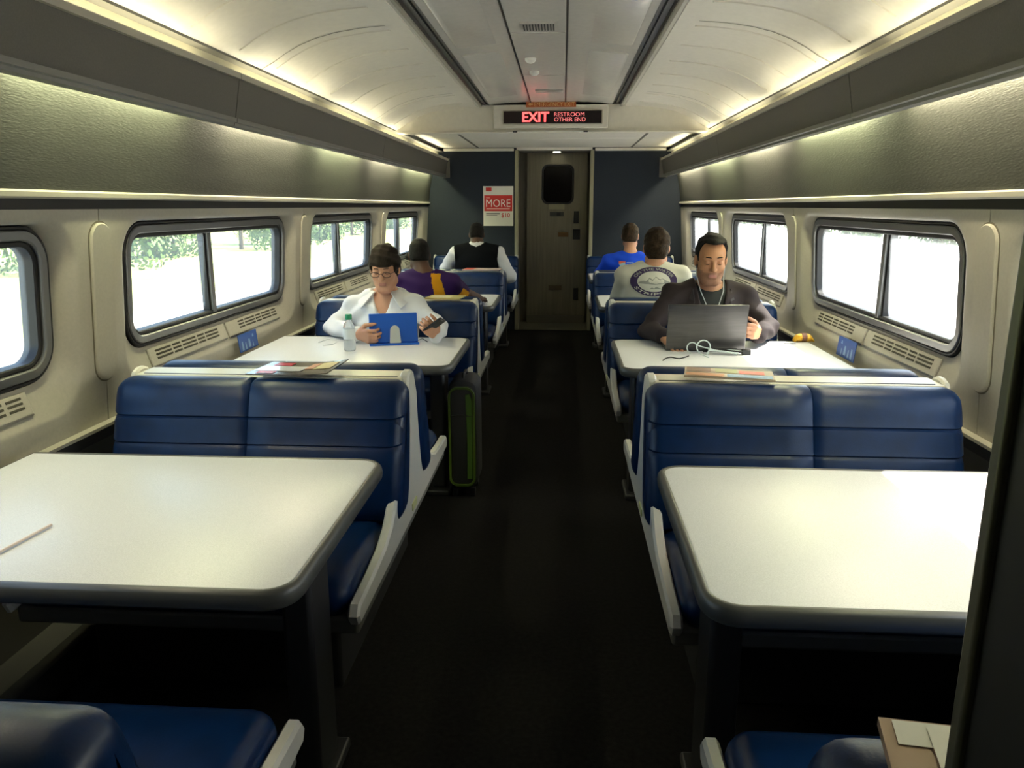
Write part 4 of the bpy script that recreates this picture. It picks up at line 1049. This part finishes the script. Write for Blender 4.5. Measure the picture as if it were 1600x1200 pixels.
# bottle
bt = empty('bottle', at(547, 548, Z=ZT), 'clear plastic bottle with green cap beside the blue tablet', 'bottle')
bp = at(547, 548, Z=ZT)
def lathe(prof_, c, n=20): return B().rings([[(c[0] + r_ * math.cos(2 * PI * k / n), c[1] + r_ * math.sin(2 * PI * k / n), c[2] + z) for k in range(n)] for r_, z in prof_])
def clear_mat():
    m = bpy.data.materials.new('clear_plastic'); m.use_nodes = True; n = m.node_tree; p = n.nodes['Principled BSDF']
    p.inputs['Base Color'].default_value = (.93, .96, .97, 1); p.inputs['Roughness'].default_value = .12; p.inputs['Transmission Weight'].default_value = .8; p.inputs['IOR'].default_value = 1.2; return m
lathe([(.004, .001), (.026, .001), (.030, .008), (.030, .05), (.027, .06), (.030, .07), (.030, .115), (.024, .14), (.013, .155), (.012, .168), (.004, .169)], bp).obj('body', clear_mat(), bt)
lathe([(.0303, .062), (.0306, .064), (.0306, .112), (.0303, .114)], bp).obj('label_sleeve', mat('bottle_label', (.75, .78, .8), .5), bt)
lathe([(.004, .160), (.0165, .160), (.017, .163), (.017, .184), (.015, .187), (.004, .187)], bp).obj('cap', mat('cap_green', (.01, .23, .11), .4), bt)
# her charger wire
b = B(); pts = [at(x, y, Z=ZT + .003) for x, y in ((498, 535), (512, 530), (528, 533), (520, 538), (505, 540))]; b.tube(pts, .002, 6); b.obj('charging_cable', mat('cable_white', (.75, .77, .78), .4), label='thin white cable coiled beside the clear bottle', cat='cable')
b = B(); pts = [at(x, y, Z=ZT + .003) for x, y in ((651, 533), (660, 529), (668, 534))]; b.tube(pts, .0022, 6); b.obj('tablet_cable', BLACK, label='short black cable between blue tablet and hand with phone', cat='cable')
# laptop
lp = empty('laptop', at(1103, 549, Z=ZT), 'open dark grey laptop seen from the back of its lid', 'laptop')
a = at(1041, 550, Z=ZT); c = at(1166, 552, Z=ZT); cen = (a + c) / 2; cen[1] += .0; hw_ = (c[0] - a[0]) / 2
lt = nrm((0, -.16, 1))
LAP = mat('laptop_lid', (.11, .105, .105), .30, metal=.85, stretch=(1, 1, 14), noise=(8, .12))
b = B(); ln = np.cross((1, 0, 0), lt); b.obox(np.array([cen[0], cen[1] + .035, ZT + .012]) + lt * .116, (1, 0, 0), lt, ln, (hw_, .117, .0045)); b.obj('lid', LAP, lp, bevel=.004)
b = B(); b.obox(np.array([cen[0], cen[1] + .035, ZT + .012]) + lt * .118 - ln * .0048, (1, 0, 0), lt, ln, (hw_ - .012, .105, .001)); b.obj('screen', mat('laptop_screen', (.02, .02, .03), .15, emit=((.75, .85, 1), .9)), lp)
b = B(); b.box((cen[0] - hw_, cen[1] + .035, ZT + .001), (cen[0] + hw_, cen[1] + .28, ZT + .017)); b.obj('base', mat('laptop_base', (.05, .05, .05), .4), lp, bevel=.004)
b = B(); b.box((cen[0] - hw_ + .03, cen[1] + .06, ZT + .017), (cen[0] + hw_ - .03, cen[1] + .17, ZT + .019)); b.obj('keyboard', BLACK, lp)
b = B(); b.tube([(cen[0] - hw_ * .8, cen[1] + .034, ZT + .013), (cen[0] + hw_ * .8, cen[1] + .034, ZT + .013)], .008, 10); b.obj('hinge', BLACK, lp)
# cables
def cable(name, px, r_, m, label, z=.004, lift=None):
    pts = []
    P0 = [at(x, y, Z=ZT + z) for x, y in px]
    if lift:
        for i, h in enumerate(lift): P0[i] = at(px[i][0], px[i][1], Y=P0[0][1] if h else None, Z=None if h else ZT + z)
    P0 = np.array(P0); t = np.arange(len(P0)); tt = np.linspace(0, len(P0) - 1, len(P0) * 6)
    def cr(i, u):
        p = [P0[max(0, min(len(P0) - 1, i + k))] for k in (-1, 0, 1, 2)]
        return .5 * ((2 * p[1]) + (-p[0] + p[2]) * u + (2 * p[0] - 5 * p[1] + 4 * p[2] - p[3]) * u * u + (-p[0] + 3 * p[1] - 3 * p[2] + p[3]) * u ** 3)
    pts = [cr(min(int(x), len(P0) - 2), x - min(int(x), len(P0) - 2)) for x in tt]
    b = B(); b.tube(pts, r_, 7); return b.obj(name, m, label=label, cat='cable')
CW = mat('cable_pale', (.68, .76, .73), .4)
cy_ = cen[1] - .03
def loop3(cx_, r_, yy, z0, ph0, ph1, n=16, lean=.3):
    return [(cx_ + r_ * math.cos(a), yy - lean * r_ * (1 - math.sin(a)) * .5 + .0, z0 + r_ * (1 + math.sin(a))) for a in np.linspace(ph0, ph1, n)]
q = at(1081, 551, Y=cy_); q2 = at(1099, 553, Y=cy_)
b = B(); b.tube([(q2[0] + .05, cy_ - .004, ZT + .022), (q[0] + .05, cy_, ZT + .034)] + loop3(q[0], .026, cy_, ZT + .004, .6, 4.0) + [(q[0] - .012, cy_ - .03, ZT + .005)], .003, 7)
b.tube([(q2[0] + .005, cy_ - .11, ZT + .004), (q2[0] - .02, cy_ - .06, ZT + .008)] + loop3(q2[0] - .006, .033, cy_ - .02, ZT + .005, 3.8, -1.2) + [(q2[0] + .02, cy_ - .03, ZT + .005)], .0032, 7)
p1 = at(1112, 547, Y=cy_)
for k in range(4):
    b.tube([(q2[0] + .02, cy_ - .01, ZT + .03 - .004 * k), (p1[0] + .02 * k, cy_ - .014 * k, ZT + .016 + .004 * (k % 2)), (p1[0] + .08 + .012 * k, cy_ - .01 - .012 * k, ZT + .022 - .005 * k), (p1[0] + .145 - .01 * k, cy_ - .012 * k, ZT + .016 - .002 * k)], .0032, 7)
b.obj('earphone_cable', CW, label='pale earphone cable looped in front of the laptop lid', cat='cable')
b = B()
for k in range(3):
    b.tube([(q2[0] + .02 * k, cy_ + .012, ZT + .010 + .004 * k), (p1[0] + .03, cy_ + .008 - .01 * k, ZT + .014 + .005 * k), (p1[0] + .11, cy_ - .004 - .012 * k, ZT + .012 + .004 * k), (p1[0] + .165, cy_ - .012 * k, ZT + .010 + .003 * k)], .0045, 8)
b.obox((p1[0] + .165, cy_ - .012, ZT + .014), (1, 0, 0), (0, 1, 0), (0, 0, 1), (.020, .020, .0125)); b.obj('charger_cable', BLACK, label='black charger cable bundle with plug at the corner of the laptop', cat='cable', bevel=.003)
cable('adapter_cord', [(1076, 556), (1062, 560), (1048, 558), (1040, 560), (1036, 563)], .003, BLACK, 'thin black cord with plug end lying alone towards the aisle')
# small things by the wall
cw = empty('snack_wrapper', at(1264, 534, Z=ZT), 'yellow and brown snack packet on sunny table near the wall', 'wrapper')
wp = at(1264, 534, Z=ZT); wx = np.array([1, 0, 0.]); wy = np.array([0, 1., 0])
L = []
for i in range(9):
    u = -.052 + .104 * i / 8; h = .019 * (1 - abs(i / 4 - 1) ** 5) + .003; L.append([(wp[0] - .03 + u, wp[1] + .03 * math.cos(a) + (.006 if i % 2 else 0), ZT + .001 + h + h * math.sin(a)) for a in np.linspace(0, 2 * PI, 12, endpoint=False)])
B().rings(L).obj('packet', mat('packet_yellow', (.78, .42, .03), .4), cw)
L2 = [[(x, y - .001 if y < wp[1] else y, z + .0012) for x, y, z in l] for l in L[3:6]]
B().rings([[(x, wp[1] + (y - wp[1]) * 1.05, ZT + (z - ZT) * 1.05) for x, y, z in l] for l in L[3:6]]).obj('print_band', mat('packet_brown', (.20, .08, .05), .5), cw)
b = B(); p_ = at(1234, 537, Z=ZT); b.box((p_[0] - .03, p_[1] - .01, ZT + .0005), (p_[0] + .03, p_[1] + .01, ZT + .004)); b.obj('pen_drive', mat('grey_plastic', (.25, .25, .26), .5), label='small flat grey stick lying beside the snack packet', cat='stick', bevel=.001)
def card(s, y0, y1, z1, label):
    x0 = s * 1.496; r_ = empty('info_card', (s * 1.49, (y0 + y1) / 2, ZT), label, 'card')
    def Pq(y, z, o): t = (z - ZT) / (z1 - ZT); return (s * (1.478 + .010 * t - o), y, z)
    zz0, zz1 = ZT + .001, z1
    b = B(); b.rings([[Pq(y0, zz0, -.003), Pq(y1, zz0, -.003), Pq(y1, zz1, -.003), Pq(y0, zz1, -.003)], [Pq(y0, zz0, 0), Pq(y1, zz0, 0), Pq(y1, zz1, 0), Pq(y0, zz1, 0)]]); b.obj('sheet', mat('card_blue', (.015, .07, .30), .4), r_, smooth=0)
    b = B(); hgt = z1 - ZT; k = y1 - y0
    for (u0, u1, v0, v1) in ((.12, .22, .1, .6), (.30, .38, .1, .5), (.48, .60, .15, .62), (.70, .76, .1, .45), (.72, .82, .66, .82)):
        b.add([Pq(y0 + k * u0, ZT + hgt * v0, .0008), Pq(y0 + k * u1, ZT + hgt * v0, .0008), Pq(y0 + k * (u1 - .02), ZT + hgt * v1, .0008), Pq(y0 + k * (u0 + .02), ZT + hgt * v1, .0008)], [(0, 1, 2, 3)])
    b.obj('print', mat('card_print', (.22, .36, .55), .5), r_, smooth=0); return r_
card(-1, 3.67, 3.90, .832, 'small blue printed card against the shaded wall beside the blue tablet table')
card(1, 3.62, 3.85, .838, 'small blue printed card against the sunny wall at the laptop table')
card(1, 5.80, 6.02, .838, 'small blue printed card against the sunny wall behind the dark jacket')
# straw on the near table
b = B(); b.tube([at(80, 820, Z=ZT + .005), at(0, 862, Z=ZT + .005), at(-40, 884, Z=ZT + .005)], .0035, 10); b.obj('drinking_straw', mat('straw_white', (.8, .68, .62), .4), label='thin pale drinking straw lying on the empty table', cat='straw')

# magazines on the bench tops
def sheet_grid(P00, P10, P01, lift, n=10, th=.004):
    """curled sheet from three corners"""
    P00, P10, P01 = map(lambda p: np.array(p, float), (P00, P10, P01)); T = []; Bm = []
    for i in range(n + 1):
        for j in range(4):
            u, v = i / n, j / 3; p = P00 + (P10 - P00) * u + (P01 - P00) * v; p = p + np.array([0, 0, lift(u, v)]); T.append(p + np.array([0, 0, th])); Bm.append(p)
    fs = [];N_ = (n + 1) * 4
    for i in range(n):
        for j in range(3):
            q = (i * 4 + j, i * 4 + 4 + j, i * 4 + 5 + j, i * 4 + 1 + j); fs.append(q); fs.append(tuple(N_ + k for k in reversed(q)))
    edge = [i * 4 for i in range(n + 1)] + [n * 4 + j for j in (1, 2, 3)] + [i * 4 + 3 for i in range(n - 1, -1, -1)] + [2, 1]
    for k in range(len(edge)): a, c = edge[k], edge[(k + 1) % len(edge)]; fs.append((a, N_ + a, N_ + c, c))
    return B().add(T + Bm, fs)
ZB = .912
m1 = empty('magazine', (-.79, 2.5, ZB), 'glossy dark magazine with curled corner on bench top beside the shaded tables', 'magazine')
A = (-.935, 2.44, ZB); Bq_ = (-.655, 2.425, ZB); Cq = (-.915, 2.64, ZB)
sheet_grid(A, Bq_, Cq, lambda u, v: .022 * max(0, u - .55) ** 1.2 * (1 + v)).obj('cover', mat('mag_dark', (.06, .045, .03), .18, coat=.5), m1, smooth=60)
def patch(par, name, A, Bp, Cp, u0, u1, v0, v1, lift, m, dz=.0055):
    A, Bp, Cp = map(lambda p: np.array(p, float), (A, Bp, Cp)); n = 6; T = []
    for i in range(n + 1):
        for v in (v0, v1):
            u = u0 + (u1 - u0) * i / n; p = A + (Bp - A) * u + (Cp - A) * v; T.append(p + np.array([0, 0, lift(u, v) + dz]))
    return B().add(T, [(2 * i, 2 * i + 2, 2 * i + 3, 2 * i + 1) for i in range(n)]).obj(name, m, par, smooth=60)
lf = lambda u, v: .022 * max(0, u - .55) ** 1.2 * (1 + v)
patch(m1, 'print_white', A, Bq_, Cq, .03, .60, .25, .62, lf, mat('mag_white', (.8, .8, .85), .15, coat=.6))
patch(m1, 'print_red', A, Bq_, Cq, .10, .32, .05, .22, lf, mat('mag_red', (.5, .02, .04), .2)); patch(m1, 'print_red', A, Bq_, Cq, .12, .35, .66, .9, lf, MATS['mag_red'])
patch(m1, 'print_gold', A, Bq_, Cq, .72, .94, .35, .85, lf, mat('mag_gold', (.42, .34, .10), .4)); patch(m1, 'print_orange', A, Bq_, Cq, .60, .71, .4, .85, lf, mat('mag_orange', (.38, .11, .02), .4))
m2 = empty('magazine', (.66, 2.5, ZB), 'flat magazine with orange, red and blue cover on sunny bench top', 'magazine')
A = (.52, 2.50, ZB); Bq_ = (.80, 2.44, ZB); Cq = (.545, 2.64, ZB); lf0 = lambda u, v: 0.0
sheet_grid(A, Bq_, Cq, lf0, th=.006).obj('cover', mat('mag_tan', (.40, .30, .20), .3, coat=.2), m2, smooth=60)
for nm, u0, u1, v0, v1, m in (('print_orange', .02, .45, .05, .35, mat('mag_o2', (.45, .16, .04), .4)), ('print_blue', .48, .98, .04, .38, mat('mag_b2', (.08, .22, .42), .4)), ('print_red', .62, .9, .45, .8, mat('mag_r2', (.65, .06, .04), .4)), ('print_green', .35, .6, .5, .95, mat('mag_g2', (.3, .32, .1), .4)), ('print_brown', .02, .3, .5, .95, mat('mag_br2', (.2, .09, .05), .4))):
    patch(m2, nm, A, Bq_, Cq, u0, u1, v0, v1, lf0, m, .0075)
m3 = empty('magazine', (-.62, 4.65, ZB), 'thin yellowish paper on bench top behind the person in white shirt', 'magazine')
A = (-.72, 4.60, ZB); Bq_ = (-.50, 4.59, ZB); Cq = (-.70, 4.78, ZB)
sheet_grid(A, Bq_, Cq, lf0, th=.005).obj('cover', mat('mag_yellow', (.45, .36, .10), .4), m3, smooth=60); patch(m3, 'print_panel', A, Bq_, Cq, .1, .7, .2, .8, lf0, mat('mag_cream', (.6, .55, .35), .4), .0065)
m4 = empty('magazine', (-.62, 6.78, ZB), 'red and white magazine on bench top behind the black vest', 'magazine')
A = (-.76, 6.72, ZB); Bq_ = (-.44, 6.71, ZB); Cq = (-.74, 6.90, ZB)
sheet_grid(A, Bq_, Cq, lf0, th=.008).obj('cover', mat('mag_pink', (.55, .42, .40), .4), m4, smooth=60); patch(m4, 'print_red', A, Bq_, Cq, .02, .3, .0, .9, lf0, MATS['mag_r2'], .0095)
m5 = empty('magazine', (.55, .66, .905), 'pale folded paper lying on bench back beside the black door jamb', 'magazine')
A = (.455, .735, .912); Bq_ = (.70, .700, .915); Cq = (.42, .56, .912)
sheet_grid(A, Bq_, Cq, lambda u, v: .012 * (1 - v), th=.010).obj('cover', mat('mag_brown', (.40, .27, .18), .3, coat=.3), m5, smooth=60)
patch(m5, 'print_white', A, Bq_, Cq, .05, .95, .02, .22, lambda u, v: .012 * (1 - v), mat('mag_pale', (.7, .68, .62), .3), .0115); patch(m5, 'print_bars', A, Bq_, Cq, .18, .26, .05, .7, lambda u, v: .012 * (1 - v), MATS['mag_pale'], .0125)

# suitcase at the aisle end of the second table
sc = empty('suitcase', (-.375, 3.80, 0), 'dark soft suitcase with lime green edge panel standing beside the aisle', 'suitcase')
def soft_box(x0, x1, y0, y1, z0, z1, r_, name, m):
    lo = rrect((x0 + x1) / 2, (z0 + z1) / 2, (x1 - x0) / 2, (z1 - z0) / 2, r_, 6); L = []
    for y, i in ((y0, .018), (y0 + .006, .006), (y0 + .02, 0), (y1 - .02, 0), (y1 - .006, .006), (y1, .018)): L.append([(x, y, z) for x, z in (inset(lo, i) if i else lo)])
    return B().rings(L).obj(name, m, sc, smooth=40)
soft_box(-.447, -.300, 3.70, 3.925, .045, .615, .05, 'shell', mat('suitcase_black', (.020, .020, .022), .7, bump=(300, .3, .002)))
soft_box(-.443, -.306, 3.668, 3.702, .07, .59, .045, 'front_pocket', MATS['suitcase_black'])
GRN = mat('lime_green', (.05, .12, .010), .6)
lo = rrect(-.3745, .33, .066, .258, .045, 6)
b = B(); b.rings([[(x, 3.661, z) for x, z in lo], [(x, 3.675, z) for x, z in lo], [(x, 3.675, z) for x, z in inset(lo, .010)], [(x, 3.661, z) for x, z in inset(lo, .010)], [(x, 3.661, z) for x, z in lo]], cap=False); b.obj('green_piping', mat('lime_bright', (.08, .14, .014), .5), sc, smooth=40)
b = B(); b.prism([(-.350, .11), (-.322, .11), (-.320, .3), (-.322, .52), (-.335, .555), (-.356, .55), (-.348, .3)], 'y', 3.663, 3.673); b.obj('green_panel', GRN, sc, bevel=.003)
b = B(); b.tube([(-.436, 3.667, .44), (-.375, 3.665, .445), (-.313, 3.667, .44)], .004, 6); b.obj('zip', BLACK, sc)
b = B(); b.tube([(-.375, 3.76, .610), (-.375, 3.765, .632), (-.375, 3.86, .632), (-.375, 3.865, .610)], .009, 8); b.obj('carry_handle', BLACK, sc)
for x in (-.42, -.328):
    b = B(); b.tube([(x - .012, 3.885, .028), (x + .012, 3.885, .028)], .028, 14); b.obj('wheel', BLACK, sc)
    b = B(); b.box((x - .012, 3.705, 0), (x + .012, 3.74, .047)); b.obj('foot', BLACK, sc, bevel=.003)

# pieces that belong to one garment or pocket sit under it
UNDER = {'collar': 'shirt', 'button': 'shirt', 'lapel': 'jacket', 'oval_border': 't_shirt', 'oval_field': 't_shirt', 'wave_print': 't_shirt', 'fish_print': 't_shirt',
         'print_letters': 't_shirt', 'badge_print': 't_shirt', 'badge_top': 't_shirt', 'print_line': 't_shirt', 'eyebrow': 'body', 'eyelash': 'body'}
for p in (P1, P2, P3, P4, P5, P6):
    ch = children_of(p.root); by = {c.name.split('.')[0]: c for c in ch}
    for c in ch:
        u = UNDER.get(c.name.split('.')[0])
        if u and u in by: c.parent = by[u]
ch = {c.name.split('.')[0]: c for c in children_of(sc)}
for n in ('green_piping', 'green_panel', 'zip'): ch[n].parent = ch['front_pocket']
ch = {c.name.split('.')[0]: c for c in children_of(bt)}; ch['label_sleeve'].parent = ch['body']
